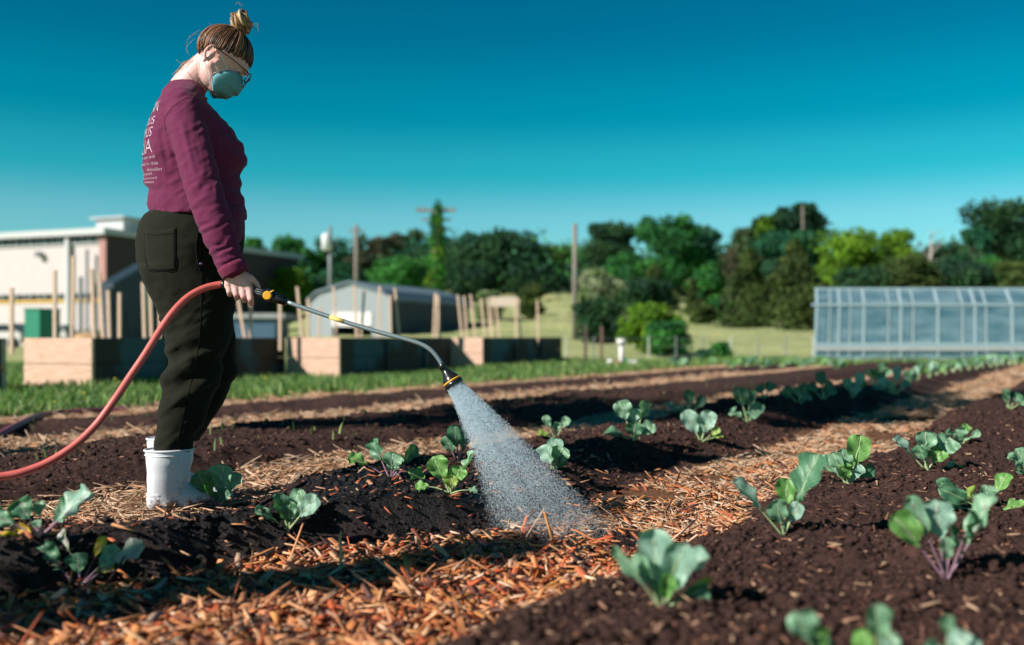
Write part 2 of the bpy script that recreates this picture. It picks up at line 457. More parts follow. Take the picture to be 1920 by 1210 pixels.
PCH = [(.72, .31, .13), (.68, .24, .07), (.78, .44, .24), (.50, .10, .03), (.56, .23, .10), (.74, .37, .18), (.20, .06, .035), (.82, .55, .38), (.55, .14, .05), (.66, .28, .08), (.12, .05, .04)]
PST = [(.62, .42, .28), (.70, .52, .36), (.55, .34, .20), (.48, .30, .16), (.66, .46, .32), (.60, .30, .16)]
# mulch path, near
P = pts_region(15000, -1.80, -1.02, 1.5, 4.6, 1.5); P = P[rng.random(len(P)) < 1-.8*ss(3.1, 3.8, P[:, 1])]; n = len(P)
L = np.exp(rng.normal(math.log(.026), .5, n)); L = np.clip(L, .008, .085)
Wd = np.clip(L*np.where(rng.random(n) < .5, rng.uniform(.18, .4, n), rng.uniform(.35, .8, n)), .004, .021); T = rng.uniform(.0015, .005, n)
cv, cc = chips(P, L, Wd, T, .28, .012, PCH)
# largest 300 that show become single parts
score = L/P[:, 1]*(np.abs(P[:, 0]/P[:, 1]) < .52)*(P[:, 1] > 1.95)
order = np.argsort(-score); big = order[:290]; rest = order[290:]
chip_stuff('wood_chips', cv[rest], cc[rest], M['chip'])
for i in big:
    c0 = cv[i].mean(0); me = mesh_from('wood_chip', cv[i]-c0, BOXF); set_col(me, np.repeat(cc[i][None], 6, 0))
    o = link('wood_chip', me, M['chip'], mulch_path); o.location = c0
# longer shreds of bark among the chips
P = pts_region(900, -1.85, -1.0, 1.7, 4.2, 1.2); n = len(P)
L = rng.uniform(.05, .12, n)
v, c = chips(P, L, rng.uniform(.003, .009, n), rng.uniform(.002, .004, n), .35, .02, PCH)
chip_stuff('bark_shreds', v, c, M['chip'])
# straw over the paths
def straw(n, a, b, y0, y1, pw, pal, lmin=.03, lmax=.14, wmul=1):
    P = pts_region(n, a, b, y0, y1, pw); L = rng.uniform(lmin, lmax, n)*(1+P[:, 1]/14)
    return chips(P, L, rng.uniform(.002, .006, n)*wmul*(1+P[:, 1]/8), rng.uniform(.001, .003, n)*(1+P[:, 1]/10), .18, .012, pal)
parts = [straw(6500, -1.78, -1.0, 3.0, 9, 1.3, PST+PCH[:1], .015, .08), straw(3500, -1.75, -1.05, 7, 20, 1.0, PST, .04, .15),
         straw(6000, -3.35, -2.66, 2.6, 11, 1.2, PST, .02, .10), straw(5000, -5.45, -4.68, 4, 16, 1, PST, .03, .12), straw(1500, -6.9, -6.55, 6, 20, 1, PST, .03, .12)]
chip_stuff('straw', np.concatenate([p[0] for p in parts]), np.concatenate([p[1] for p in parts]), M['chip'])
# bits of wood and fibres lying on the soil
P = pts_region(5200, -4.7, 1.2, 1.5, 9, 1.4); n = len(P); L = rng.uniform(.006, .034, n)
v1, c1 = chips(P, L, L*rng.uniform(.1, .4, n), rng.uniform(.001, .004, n), .3, .003, [(.22, .09, .05), (.35, .19, .12), (.12, .06, .04), (.5, .32, .2), (.16, .07, .05)])
P = pts_region(560, -2.5, -1.5, 1.9, 4.4, 1.0); n = len(P); L = rng.uniform(.015, .06, n)
v2, c2 = chips(P, L, L*rng.uniform(.15, .35, n), rng.uniform(.002, .004, n), .25, .004, [(.55, .16, .07), (.62, .34, .2), (.42, .1, .04), (.6, .28, .12)])
chip_stuff('soil_fibres', np.concatenate([v1, v2]), np.concatenate([c1, c2]), M['chip'])
# clods of soil
def clods(n, umin, umax, y0, y1, pw):
    P = pts_region(n, umin, umax, y0, y1, pw)
    s = np.exp(rng.normal(math.log(.0034), .6, n)).clip(.0012, .014)*(1+P[:, 1]/12)
    t = (1+5**.5)/2
    ico = np.array([(-1, t, 0), (1, t, 0), (-1, -t, 0), (1, -t, 0), (0, -1, t), (0, 1, t), (0, -1, -t), (0, 1, -t), (t, 0, -1), (t, 0, 1), (-t, 0, -1), (-t, 0, 1)])/1.9
    fi = np.array([(0, 11, 5), (0, 5, 1), (0, 1, 7), (0, 7, 10), (0, 10, 11), (1, 5, 9), (5, 11, 4), (11, 10, 2), (10, 7, 6), (7, 1, 8), (3, 9, 4), (3, 4, 2), (3, 2, 6), (3, 6, 8), (3, 8, 9), (4, 9, 5), (2, 4, 11), (6, 2, 10), (8, 6, 7), (9, 8, 1)])
    v = ico[None]*s[:, None, None]*rng.uniform(.6, 1.35, (n, 12, 1))*np.array([1, 1, .75])
    v += np.stack([P[:, 0], P[:, 1], ground_h(P[:, 0], P[:, 1])+s*.3], -1)[:, None, :]
    Fc = (fi[None]+12*np.arange(n)[:, None, None]).reshape(-1, 3)
    me = mesh_from('soil_clods', v.reshape(-1, 3), Fc)
    a = me.attributes.new('wet', 'FLOAT', 'POINT'); w = np.repeat(wet_and_shade(P[:, 0], P[:, 1]), 12); a.data.foreach_set('value', w.astype(np.float32))
    return link('soil_clods', me, M['soil'], kind='stuff')
clods(17000, -1.08, 1.2, 1.4, 8, 1.7)
clods(16000, -2.72, -1.62, 1.8, 9, 1.5)
clods(5000, -4.7, -3.25, 3, 10, 1.2)

# grass on the lawn
def grass_blades(n, pick, hmin, hmax, wmul, pal, name='grass_blades'):
    P = pick(n); n = len(P); h = rng.uniform(hmin, hmax, n); a = rng.uniform(0, 2*np.pi, n)
    w = rng.uniform(.003, .007, n)*wmul; lean = rng.normal(0, .35, (n, 2))*h[:, None]
    z = ground_h(P[:, 0], P[:, 1])-.005
    dx = np.cos(a)*w; dy = np.sin(a)*w
    v = np.zeros((n, 5, 3)); mid = P+lean*.35; tip = P+lean
    v[:, 0] = np.stack([P[:, 0]-dx, P[:, 1]-dy, z], -1); v[:, 1] = np.stack([P[:, 0]+dx, P[:, 1]+dy, z], -1)
    v[:, 2] = np.stack([mid[:, 0]+dx*.8, mid[:, 1]+dy*.8, z+h*.6], -1); v[:, 3] = np.stack([mid[:, 0]-dx*.8, mid[:, 1]-dy*.8, z+h*.6], -1)
    v[:, 4] = np.stack([tip[:, 0], tip[:, 1], z+h], -1)
    Fc = []; b = 5*np.arange(n)[:, None]
    q = np.concatenate([b+np.array([[0, 1, 2]]), b+np.array([[0, 2, 3]]), b+np.array([[3, 2, 4]])], 0)
    me = mesh_from(name, v.reshape(-1, 3), q)
    pal = np.array(pal); c = pal[rng.integers(0, len(pal), n)]*rng.uniform(.6, 1.3, (n, 1))
    set_col(me, np.concatenate([c, c, c], 0)); return link(name, me, M['blade'], kind='stuff')
def lawnpick(n):
    y = 6.2+16*rng.random(n*5)**1.25; x = rng.uniform(-.6, .15, n*5)*y
    u = to_u(x, y)+.12*vnoise(x/.3, y/.3, None, 70); d = vnoise(x/.5, y/.5, None, 31)
    k = (u < -7.0) & (rng.random(n*5) < .6+.5*d); return np.stack([x[k], y[k]], 1)[:n]
PG = [(.16, .32, .06), (.10, .24, .05), (.26, .40, .10), (.32, .42, .16), (.08, .20, .06)]
grass_blades(42000, lawnpick, .03, .13, 1.6, PG)
def weedpick(n):
    y = 12+12*rng.random(n*3); x = rng.uniform(-.05, .6, n*3)*y; u = to_u(x, y)
    k = ((u < -7.0) | (y > 20.5)); return np.stack([x[k], y[k]], 1)[:n]
grass_blades(14000, weedpick, .04, .16, 2.6, PG)
def sprigpick(n):
    x, y = pts_region(n, -6.6, -3.3, 4, 13).T; return np.stack([x, y], 1)
grass_blades(230, sprigpick, .02, .07, .9, PG, 'weed_sprouts')
# yellow flowers in the grass
mb = MB()
for i in range(26):
    y = random.uniform(7.6, 11); x = random.uniform(-.52, -.1)*y
    if to_u(x, y) > -7.2: continue
    z = gz(x, y)+random.uniform(.05, .12)
    mb.ball((x, y, z), (.014, .014, .007), None, 8, 4)
    mb.tube([(x, y, z-.1), (x, y, z)], .0015, 4)
mb.build('yellow_flowers', simple('flower_yellow', (.75, .62, .03), .7, .1, 30, bmp=0), kind='stuff')

# ---------------------------------------------------------------- trees
def leafcards(centers, radii, n, size, pal, name):
    """n small folded leaf faces spread around clump centres"""
    k = rng.integers(0, len(centers), n); d = rng.normal(0, 1, (n, 3)); d /= np.linalg.norm(d, axis=1)[:, None]
    r = rng.random(n)**.45*np.where(rng.random(n) < .12, rng.uniform(1, 1.22, n), 1)
    P = centers[k]+d*r[:, None]*radii[k]
    s = size*rng.uniform(.6, 1.4, n)[:, None]
    a = rng.normal(0, 1, (n, 3)); a /= np.linalg.norm(a, axis=1)[:, None]
    b = np.cross(a, d+rng.normal(0, .8, (n, 3))); b /= np.linalg.norm(b, axis=1)[:, None]
    v = np.stack([P-a*s, P+b*s*.55, P+a*s, P-b*s*.55], 1)
    me = mesh_from(name, v.reshape(-1, 3), (np.arange(n)[:, None]*4+np.arange(4)[None]))
    pal = np.array(pal); ck = pal[rng.integers(0, len(pal), len(centers))]*rng.uniform(.8, 1.2, (len(centers), 1))
    set_col(me, np.clip(ck[k]*rng.uniform(.7, 1.3, (n, 1)), 0, 1)); return me
PAL = {
 'dark': [(0.030, 0.090, 0.038), (0.045, 0.112, 0.045), (0.027, 0.075, 0.045)],
 'teal': [(0.027, 0.128, 0.068), (0.038, 0.158, 0.068), (0.045, 0.135, 0.075)],
 'green': [(0.053, 0.225, 0.045), (0.068, 0.255, 0.053), (0.038, 0.165, 0.053)],
 'light': [(.13, .27, .022), (.17, .32, .028), (.09, .20, .022)],
 'olive': [(0.068, 0.112, 0.030), (0.053, 0.090, 0.030), (0.090, 0.135, 0.038)],
 'brown': [(0.090, 0.090, 0.053), (0.068, 0.075, 0.045), (0.060, 0.112, 0.045)],
 'grey': [(0.240, 0.330, 0.165), (0.300, 0.360, 0.210), (0.150, 0.255, 0.090)]}
def tree(px, top, hw, Y, kind, label, n=2600, shape='round', base=None, crownbot=.25, group=None, size=None, name='tree', trunk_r=None, loc=None, height=None, cat='tree'):
    if loc is None:
        x = (px-960)/F*Y; z0 = gz(x, Y)-.05
        H = CZ+(HZ-top)/F*Y-z0; R = hw/F*Y
    else:
        x, Y = loc; z0 = gz(x, Y)-.03; H = height; R = hw
    o = empty(name, (x, Y, z0), label, cat, group)
    far = size is None; size = size or 4.2/F*Y
    if far: n = int(n*2.1)
    cb = H*crownbot; C = []; RR = []
    if shape == 'round':
        m = 38
        for i in range(m):
            a = random.uniform(0, 2*math.pi); t = random.random()
            zz = cb+(H-cb)*(.12+.80*t); rad = R*math.sqrt(max(.05, 1-(2*(.12+.8*t)-1)**2))*random.uniform(.25, .92)
            rr = random.uniform(.28, .50)*min(R, (H-cb)*.8)
            C.append((rad*math.cos(a), rad*math.sin(a), min(zz, H-rr*.8))); RR.append((rr, rr, rr*.75))
    elif shape == 'cone':
        for i in range(26):
            t = i/25; a = random.uniform(0, 2*math.pi); rad = R*(1-t)**.7*random.uniform(.2, .8)
            rr = R*(.18+.40*(1-t)); C.append((rad*math.cos(a), rad*math.sin(a), cb+(H-cb)*t*.94)); RR.append((rr, rr, rr*.9))
    elif shape == 'column':
        for i in range(22):
            t = i/21; a = random.uniform(0, 2*math.pi); rr = R*random.uniform(.45, .8)
            C.append((R*.35*math.cos(a), R*.35*math.sin(a), cb+(H-cb)*t)); RR.append((rr, rr, rr*1.3))
    C = np.array(C); RR = np.array(RR)
    me = leafcards(C, RR, n, size, PAL[kind], 'crown'); link('crown', me, M['leafcard'], o)
    tr = trunk_r or max(.08, R*.07)
    mb = MB(); mb.tube([(0, 0, 0), (R*.04, 0, cb*.6+H*.1), (-R*.03, 0, H*.55), (0, 0, H*.85)], [tr*1.25, tr, tr*.6, tr*.15], 8)
    for i in range(7):
        c = C[random.randrange(len(C))]; z1 = max(cb*.7, c[2]*.55)
        mb.tube([(0, 0, z1), ((c[0])*.5, c[1]*.5, (z1+c[2])/2), tuple(c)], [tr*.5, tr*.35, tr*.1], 5)
    mb.build('trunk', M['bark'], o, smooth=True)
    return o
TG = 'trees on the far hillside'
T = [
 # px, top, hw, Y, kind, shape, n, label
 (470, 440, 30, 115, 'green', 'round', 1500, 'round green tree top rising just behind the dark gym wall'),
 (552, 436, 48, 108, 'green', 'round', 2600, 'dark green round tree left of the pole with the white transformer'),
 (625, 440, 42, 112, 'teal', 'round', 2200, 'green tree directly behind the white transformer pole'),
 (700, 434, 48, 106, 'brown', 'round', 2600, 'brownish tree just right of the thin bare pole'),
 (768, 430, 44, 110, 'brown', 'round', 2400, 'dusky brownish tree just left of the vine covered pole'),
 (868, 436, 50, 112, 'teal', 'round', 2400, 'teal green tree just right of the vine covered pole'),
 (945, 428, 78, 104, 'dark', 'round', 4600, 'broad dark dome shaped tree in the middle of the tree line'),
 (1045, 458, 52, 108, 'olive', 'round', 2400, 'low olive tree behind the tall bare wooden pole'),
 (1146, 414, 58, 100, 'dark', 'round', 3400, 'dark bluish tree right of the bare wooden pole'),
 (1250, 404, 68, 98, 'green', 'round', 4200, 'large bright green round tree right of centre'),
 (1315, 418, 34, 101, 'teal', 'round', 1600, 'narrow teal tree attached to the large round green tree'),
 (1418, 425, 72, 88, 'brown', 'round', 4200, 'wide dusky tree sloping up to the tall dark tree'),
 (1496, 376, 46, 88, 'dark', 'round', 5200, 'tallest dark tree with a flat top and a pole in front'),
 (1450, 398, 50, 86, 'dark', 'round', 4200, 'dark tree joining the sloping mass to the tallest tree'),
 (1470, 430, 66, 80, 'teal', 'round', 5000, 'dark green tree low in front of the tallest tree'),
 (1522, 520, 40, 54, 'dark', 'round', 2600, 'dark tree in the gap above the greenhouse left corner'),
 (1345, 555, 26, 58, 'green', 'round', 1200, 'green bush at the left foot of the big conical cedar'),
 (1318, 572, 26, 56, 'olive', 'round', 1000, 'olive bush below the slim pointed cedar'),
 (1205, 520, 60, 66, 'dark', 'round', 2600, 'dark bush mass behind the bright rounded bush'),
 (1735, 492, 50, 54, 'green', 'round', 2200, 'green bush below the bare dead tree'),
 (1432, 400, 22, 84, 'light', 'round', 900, 'small yellow green crown left of the tallest tree'),
 (1405, 465, 62, 54, 'olive', 'cone', 4200, 'big dark conical cedar beside the open field'),
 (1490, 450, 68, 53, 'olive', 'cone', 4600, 'broad dark cedar just left of the greenhouse'),
 (1586, 428, 68, 62, 'light', 'round', 4200, 'bright yellow green tree above the left end of the greenhouse'),
 (1684, 428, 52, 63, 'light', 'round', 2400, 'thin bright green tree above the middle of the greenhouse'),
 (1778, 452, 44, 64, 'dark', 'round', 2200, 'small dark tree right of the bare dead tree'),
 (1885, 372, 84, 62, 'dark', 'round', 5200, 'large dark tree cut by the right edge of the picture'),
 (1828, 420, 40, 60, 'teal', 'round', 2000, 'dark green tree left of the large tree at the right edge'),
 (1865, 478, 44, 52, 'green', 'round', 1800, 'mid green bush low in front of the right edge tree'),
 (1622, 500, 66, 50, 'dark', 'round', 3200, 'dark bush row end behind the greenhouse left part'),
 (1700, 474, 70, 50, 'olive', 'round', 3200, 'olive dark bush behind the middle of the greenhouse'),
 (1795, 478, 66, 51, 'dark', 'round', 3000, 'dark bush behind the greenhouse right of its middle'),
 (1915, 482, 60, 50, 'olive', 'round', 2400, 'dark olive bush behind the far right end of the greenhouse'),
 (748, 478, 62, 80, 'green', 'round', 2600, 'soft mid green bush above the grey metal shed roof'),
 (545, 500, 40, 84, 'light', 'round', 1500, 'light green bush between gym wall and grey shed'),
 (640, 488, 46, 86, 'teal', 'round', 1800, 'green bush above the left end of the grey shed'),
 (880, 490, 60, 92, 'dark', 'round', 2400, 'dark green bush at the top of the grassy slope'),
 (1000, 492, 46, 90, 'dark', 'round', 2000, 'dark shrub under the dome shaped tree'),
 (995, 531, 30, 62, 'olive', 'round', 1200, 'single rounded bush standing alone on the open slope'),
 (918, 545, 26, 60, 'grey', 'round', 900, 'small greyish bush on the slope behind the stakes'),
 (1122, 500, 50, 46, 'grey', 'round', 2400, 'greyish green loose shrub right of the bare wooden pole'),
 (1130, 555, 52, 40, 'dark', 'round', 2600, 'low dark shrub at the foot of the wooden pole'),
 (1228, 500, 46, 74, 'olive', 'cone', 2600, 'dark olive conical cedar below the large green tree'),
 (1300, 523, 20, 70, 'olive', 'cone', 1200, 'slim dark pointed cedar at the field edge'),
 (1180, 470, 44, 84, 'green', 'round', 1800, 'mid green tree filling the gap below the dark bluish tree'),
 (1330, 490, 34, 84, 'green', 'round', 1400, 'green bush left of the conical cedar at the field'),
 (1222, 566, 56, 32, 'light', 'round', 3200, 'bright green rounded bush in front of the field'),
 (1250, 600, 44, 30, 'green', 'round', 1800, 'darker green bush just right of the bright rounded bush'),
 (1352, 640, 20, 25, 'green', 'round', 700, 'small leafy bush in the grass right of the white standpipe'),
 (1322, 655, 15, 24, 'teal', 'round', 400, 'tiny leafy sprout bush in the grass beyond the beds'),
 (20, 437, 14, 120, 'dark', 'round', 300, 'sliver of dark tree above the gym roof at the left edge'),
]
for (px, top, hw, Y, kind, shape, n, lab) in T:
    bush = 'bush' in lab or 'shrub' in lab
    tree(px, top, hw, Y, kind, lab, n, shape, name='bush' if bush else 'tree', crownbot=.02 if (bush or shape == 'cone') else .10, cat='bush' if bush else 'tree',
         group='bushes on the slope' if bush else TG)
# far woodland closing the skyline low down
def far_wood():
    C = []; R = []
    for i in range(260):
        Y = random.uniform(100, 135); px = random.uniform(430, 2050); x = (px-960)/F*Y
        R0 = random.uniform(2.2, 4); C.append((x, Y, gz(x, Y)+random.uniform(.3, 4.0))); R.append((R0, R0, R0*.8))
    me = leafcards(np.array(C), np.array(R), 34000, .30, PAL['dark']+PAL['green']+PAL['teal'], 'far_woodland')
    link('far_woodland', me, M['leafcard'], kind='stuff')
far_wood()
# bare dead tree
p = W(1745, 545, 58); o = empty('dead_tree', (p.x, 58, gz(p.x, 58)), 'bare grey dead tree standing above the greenhouse', 'tree')
H = CZ+(HZ-420)/F*58-gz(p.x, 58)
mb = MB().tube([(0, 0, 0), (0, 0, H*.55), (.05, 0, H*.95)], [.16, .11, .02], 7); mb.build('trunk', simple('pale_bark', (.33, .30, .27), .9, .2, 5), o, True)
mb = MB()
for i in range(16):
    z = H*random.uniform(.45, .9); a = random.uniform(0, 6.28); l = random.uniform(.5, 1.5)*(1.1-z/H*.6)
    mb.tube([(0, 0, z), (l*.5*math.cos(a), l*.5*math.sin(a), z+l*.4), (l*math.cos(a), l*math.sin(a), z+l*.7)], [.04, .025, .008], 5)
mb.build('branches', simple('pale_twigs', (.25, .24, .22), .9, .2, 5), o, True)
# trees past left edge; tall one implied by shadow, young one added for shade
tree(0, 0, 1.55, 0, 'green', 'tall thin tree beyond the left edge shading the beds', 2600, 'round', loc=(-7.8, 1.7), height=9.4, crownbot=.66, trunk_r=.14, size=.13)
tree(0, 0, .20, 0, 'green', 'unseen slim young tree added beyond the left edge for shade', 1500, 'column', loc=(-3.15, .72), height=2.5, crownbot=.30, trunk_r=.025, size=.05)

# ---------------------------------------------------------------- poles
def pole(px, top, Y, r, m, name, label, cat='pole'):
    x = (px-960)/F*Y; z0 = gz(x, Y)-.1; o = empty(name, (x, Y, z0), label, cat)
    H = CZ+(HZ-top)/F*Y-z0
    return o, H
M['polewood'] = simple('weathered_pole', (.19, .17, .15), .85, .3, 6, vec=(1, 1, .2))
M['galv'] = simple('dull_metal', (.18, .2, .22), .5, .1, 8)
o, H = pole(1078, 420, 42, .14, None, 'utility_pole', 'tall bare wooden pole with no wires right of the raised beds')
MB().tube([(0, 0, 0), (0, 0, H)], [.12, .095], 10).build('shaft', M['polewood'], o, True)
MB().box(-.05, .05, -.12, .12, H*.55, H*.55+.3).build('bracket', M['galv'], o)
o, H = pole(668, 422, 74, .14, None, 'utility_pole', 'thin dark bare pole behind the grey shed')
MB().tube([(0, 0, 0), (0, 0, H)], [.2, .14], 10).build('shaft', M['polewood'], o, True)
MB().box(-.5, .5, -.06, .06, H-.5, H-.35).build('crossarm', M['polewood'], o)
o, H = pole(619, 425, 72, .14, None, 'utility_pole', 'pole carrying a round white transformer above the grey shed')
MB().tube([(0, 0, 0), (0, 0, H)], [.17, .12], 10).build('shaft', M['galv'], o, True)
zt = CZ+(HZ-455)/F*72-o.location.z
MB().loft([[(-.18+r*math.cos(a), -.35+r*math.sin(a), zt+z) for a in np.linspace(0, 2*math.pi, 17)[:-1]] for r, z in ((.2, -.62), (.38, -.52), (.40, .4), (.34, .55), (.12, .66))]).build('transformer', simple('transformer_white', (.62, .66, .7), .4, .04, 3, bmp=0), o, True)
MB().tube([(.5, -.3, zt-.6), (.5, -.3, zt+.5)], .05, 6).build('insulator', M['galv'], o)
o, H = pole(1505, 385, 84, .14, None, 'utility_pole', 'wooden pole in front of the tallest dark tree')
MB().tube([(0, 0, 0), (0, 0, H)], [.10, .07], 8).build('shaft', M['polewood'], o, True)
MB().box(-.2, .2, -.06, .06, H-.7, H-.6).build('bracket', M['polewood'], o)
o, H = pole(818, 385, 62, .14, None, 'vine_covered_pole', 'utility pole with two crossarms overgrown by bright green vines')
MB().tube([(0, 0, 0), (0, 0, H)], [.2, .15], 10).build('shaft', M['polewood'], o, True)
mb = MB(); mb.box(-1.25, 1.2, -.07, .07, H-.42, H-.25); mb.build('crossarm', M['polewood'], o)
MB().box(-.9, .9, .08, .2, H-.95, H-.82).build('crossarm', M['polewood'], o)
for sx in (-1.15, -.7, .7, 1.1):
    MB().tube([(sx, 0, H-.25), (sx, 0, H-.02)], [.06, .04], 6).build('insulator', M['galv'], o)
C = np.array([(random.uniform(-.25, .25), random.uniform(-.25, .25), H*t) for t in np.linspace(.02, .98, 44)]); R = np.array([(r, r, .5) for r in (.62-.32*np.linspace(0, 1, 44))])
link('vines', leafcards(C, R, 3800, .12, PAL['light']+PAL['green']+[(.06, .24, .03)], 'vines'), M['leafcard'], o)

# ---------------------------------------------------------------- school gym
def frame_matrix(origin, ax):
    ax = Vector(ax).normalized(); ay = Vector((-ax.y, ax.x, 0))
    return Matrix(((ax.x, ay.x, 0, origin[0]), (ax.y, ay.y, 0, origin[1]), (0, 0, 1, origin[2]), (0, 0, 0, 1)))
A = Vector((-26.9, 66, 0)); lx = Vector((-.93, .367, 0)); rx = Vector((.367, .93, 0))
Yb = 66
def zof(py, Y=Yb): return CZ+(HZ-py)/F*Y
gym = empty('gym_building', (A.x, A.y, 0), 'large pink white gym building with dark window bands and shaded right side', 'building')
# local frame: +x runs to the right along the shaded wall direction, build in (a along left wall, b along right wall)
def G(a, b, z): return lx*a+rx*b+Vector((0, 0, z))
def gbox(a0, a1, b0, b1, z0, z1):
    return MB().hexa([G(a0, b0, z0), G(a1, b0, z0), G(a1, b1, z0), G(a0, b1, z0), G(a0, b0, z1), G(a1, b0, z1), G(a1, b1, z1), G(a0, b1, z1)])
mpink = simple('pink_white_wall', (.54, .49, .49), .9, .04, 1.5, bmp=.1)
mdark = simple('shade_dark_wall', (.065, .048, .05), .9, .15, 3)  # gym wall on the sunless side, its shade mixed into the colour
mroof = simple('roof_metal', (.50, .52, .53), .5, .05, 2, bmp=0)
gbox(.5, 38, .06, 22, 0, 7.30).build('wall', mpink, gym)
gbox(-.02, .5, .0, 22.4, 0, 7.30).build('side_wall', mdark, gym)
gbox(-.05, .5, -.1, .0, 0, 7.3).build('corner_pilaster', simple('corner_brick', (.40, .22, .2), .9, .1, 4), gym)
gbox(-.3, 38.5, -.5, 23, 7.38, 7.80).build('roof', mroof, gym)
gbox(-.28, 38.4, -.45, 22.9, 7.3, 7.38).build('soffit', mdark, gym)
for b0, z0, z1, nm in ((0, 6.92, 7.27, 'upper'), (0, 3.16, 3.52, 'lower')):
    for i in range(22):
        a0 = .9+i*1.3
        f = gbox(a0, a0+1.1, -.04, .0, z0, z1).build('window', M['dark_glass'], gym)
        gbox(a0+.52, a0+.58, -.07, -.042, z0, z1).build('mullion', mroof, f)
gbox(.5, 38, -.05, .04, 2.98, 3.10).build('yellow_stripe', simple('yellow_stripe', (.75, .45, .05), .8, .05, 3, bmp=0), gym)
gbox(.5, 38, -.07, .03, 6.82, 6.90).build('ledge', mroof, gym)
gbox(3.0, 3.3, -.3, -.05, 0, 7.36).build('downpipe', mroof, gym)
gbox(1.15, 1.3, -.5, -.35, 0, 6.4).build('dark_pole', M['galv'], gym)
gbox(1.5, 1.7, -.7, -.5, 0, 4.6).build('dark_pole', M['galv'], gym)
gbox(5.5, 5.9, -.4, -.08, 6.05, 6.4).build('wall_lamp', M['galv'], gym)
hv = gbox(.6, 3.0, 2.2, 6.6, 7.82, 8.75).build('rooftop_unit', mroof, gym)
gbox(.3, 3.3, 1.9, 6.9, 8.76, 8.86).build('unit_lid', mroof, hv)
gbox(-.06, -.03, 13.0, 13.4, 0, 7.2).build('side_downpipe', simple('blue_grey', (.10, .20, .26), .6, .05, 3, bmp=0), gym)

# dark gabled lean-to in the shade beside the gym
p = W(205, 600, 50); lt = empty('gabled_shed', (p.x, 50, 0), 'dark blue gabled shed in the shade between gym and gardener', 'shed')
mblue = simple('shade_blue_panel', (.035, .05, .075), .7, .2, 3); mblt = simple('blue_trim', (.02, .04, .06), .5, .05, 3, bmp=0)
e = zof(540, 50); ap = zof(470, 50)+.5; w2 = 5.0; w4 = 2*w2; lt.rotation_euler.z = math.atan2(.93, .367)
dp = .5
r = [(0, 0, 0), (w4, 0, 0), (w4, dp, 0), (0, dp, 0), (0, 0, e), (w4, 0, e), (w4, dp, e), (0, dp, e), (w2, 0, ap), (w2, dp, ap)]
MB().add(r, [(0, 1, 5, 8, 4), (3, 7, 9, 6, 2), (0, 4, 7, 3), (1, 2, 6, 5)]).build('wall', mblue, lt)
for a, b in (((0, e), (w2, ap)), ((w2, ap), (w4, e))):
    MB().hexa([(a[0]-.05, -.3, a[1]), (b[0], -.3, b[1]), (b[0], dp+.1, b[1]), (a[0]-.05, dp+.1, a[1]), (a[0]-.05, -.3, a[1]+.22), (b[0], -.3, b[1]+.22), (b[0], dp+.1, b[1]+.22), (a[0]-.05, dp+.1, a[1]+.22)]).build('roof_slope', mblt, lt)
MB().box(1.2, 1.5, -.06, -.005, 0, 1.9).build('door', mblt, lt)
p = W(438, 600, 48); q = W(535, 600, 48); an = empty('low_annex', (p.x, 48, 0), 'low dark blue wall block with a pale ledge behind the hand', 'building')
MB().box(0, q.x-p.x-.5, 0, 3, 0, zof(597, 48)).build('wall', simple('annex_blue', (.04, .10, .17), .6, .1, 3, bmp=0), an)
MB().box(-.1, q.x-p.x, -.2, 3.1, zof(597, 48), zof(588, 48)).build('ledge', simple('annex_ledge', (.28, .30, .31), .8, .1, 3, bmp=0), an)
p = W(275, 600, 30); gp = MB().tube([(0, 0, 0), (0, 0, zof(515, 30))], .06, 8); gp = gp.build('green_post', simple('green_paint', (.01, .10, .06), .5, .1, 5, bmp=0)); gp.location = (p.x, 30, 0)
tag(gp, 'dark green metal post just behind the gardener back', 'post')

# grey metal garage shed
Yg = 46; x0, x1 = [(q-960)/F*Yg for q in (580, 730)]
gs = empty('metal_shed', (x1, Yg, 0), 'grey metal garage with a low gable and open white roller door', 'shed')
ga = Vector((-1, .28, 0)).normalized(); gb = Vector((.36, .93, 0)).normalized()
Lf = (x1-x0)*1.08; ez = zof(562, Yg); az = zof(530, Yg); D = 9.0
def Q(a, b, z): return ga*a+gb*b+Vector((0, 0, z))
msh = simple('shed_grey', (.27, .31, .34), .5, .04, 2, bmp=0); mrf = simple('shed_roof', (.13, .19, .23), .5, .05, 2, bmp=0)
d0, d1, dz = Lf*.22, Lf*.72, zof(612, Yg)
MB().hexa([Q(0, 0, 0), Q(d0, 0, 0), Q(d0, .1, 0), Q(0, .1, 0), Q(0, 0, ez), Q(d0, 0, ez), Q(d0, .1, ez), Q(0, .1, ez)]).build('front_wall', msh, gs)
MB().hexa([Q(d1, 0, 0), Q(Lf, 0, 0), Q(Lf, .1, 0), Q(d1, .1, 0), Q(d1, 0, ez), Q(Lf, 0, ez), Q(Lf, .1, ez), Q(d1, .1, ez)]).build('front_wall', msh, gs)
MB().hexa([Q(d0, 0, zof(585, Yg)), Q(d1, 0, zof(585, Yg)), Q(d1, .1, zof(585, Yg)), Q(d0, .1, zof(585, Yg)), Q(d0, 0, ez), Q(d1, 0, ez), Q(d1, .1, ez), Q(d0, .1, ez)]).build('front_wall', msh, gs)
gv = [Q(0, 0, ez), Q(Lf, 0, ez), Q(Lf*.92, 0, ez+(az-ez)*.42), Q(Lf/2, 0, az), Q(Lf*.08, 0, ez+(az-ez)*.42)]
MB().add([tuple(v) for v in gv]+[tuple(v+gb*.1) for v in gv], [(0, 1, 2, 3, 4), (9, 8, 7, 6, 5), (0, 4, 9, 5), (4, 3, 8, 9), (3, 2, 7, 8), (2, 1, 6, 7)]).build('gable', msh, gs)
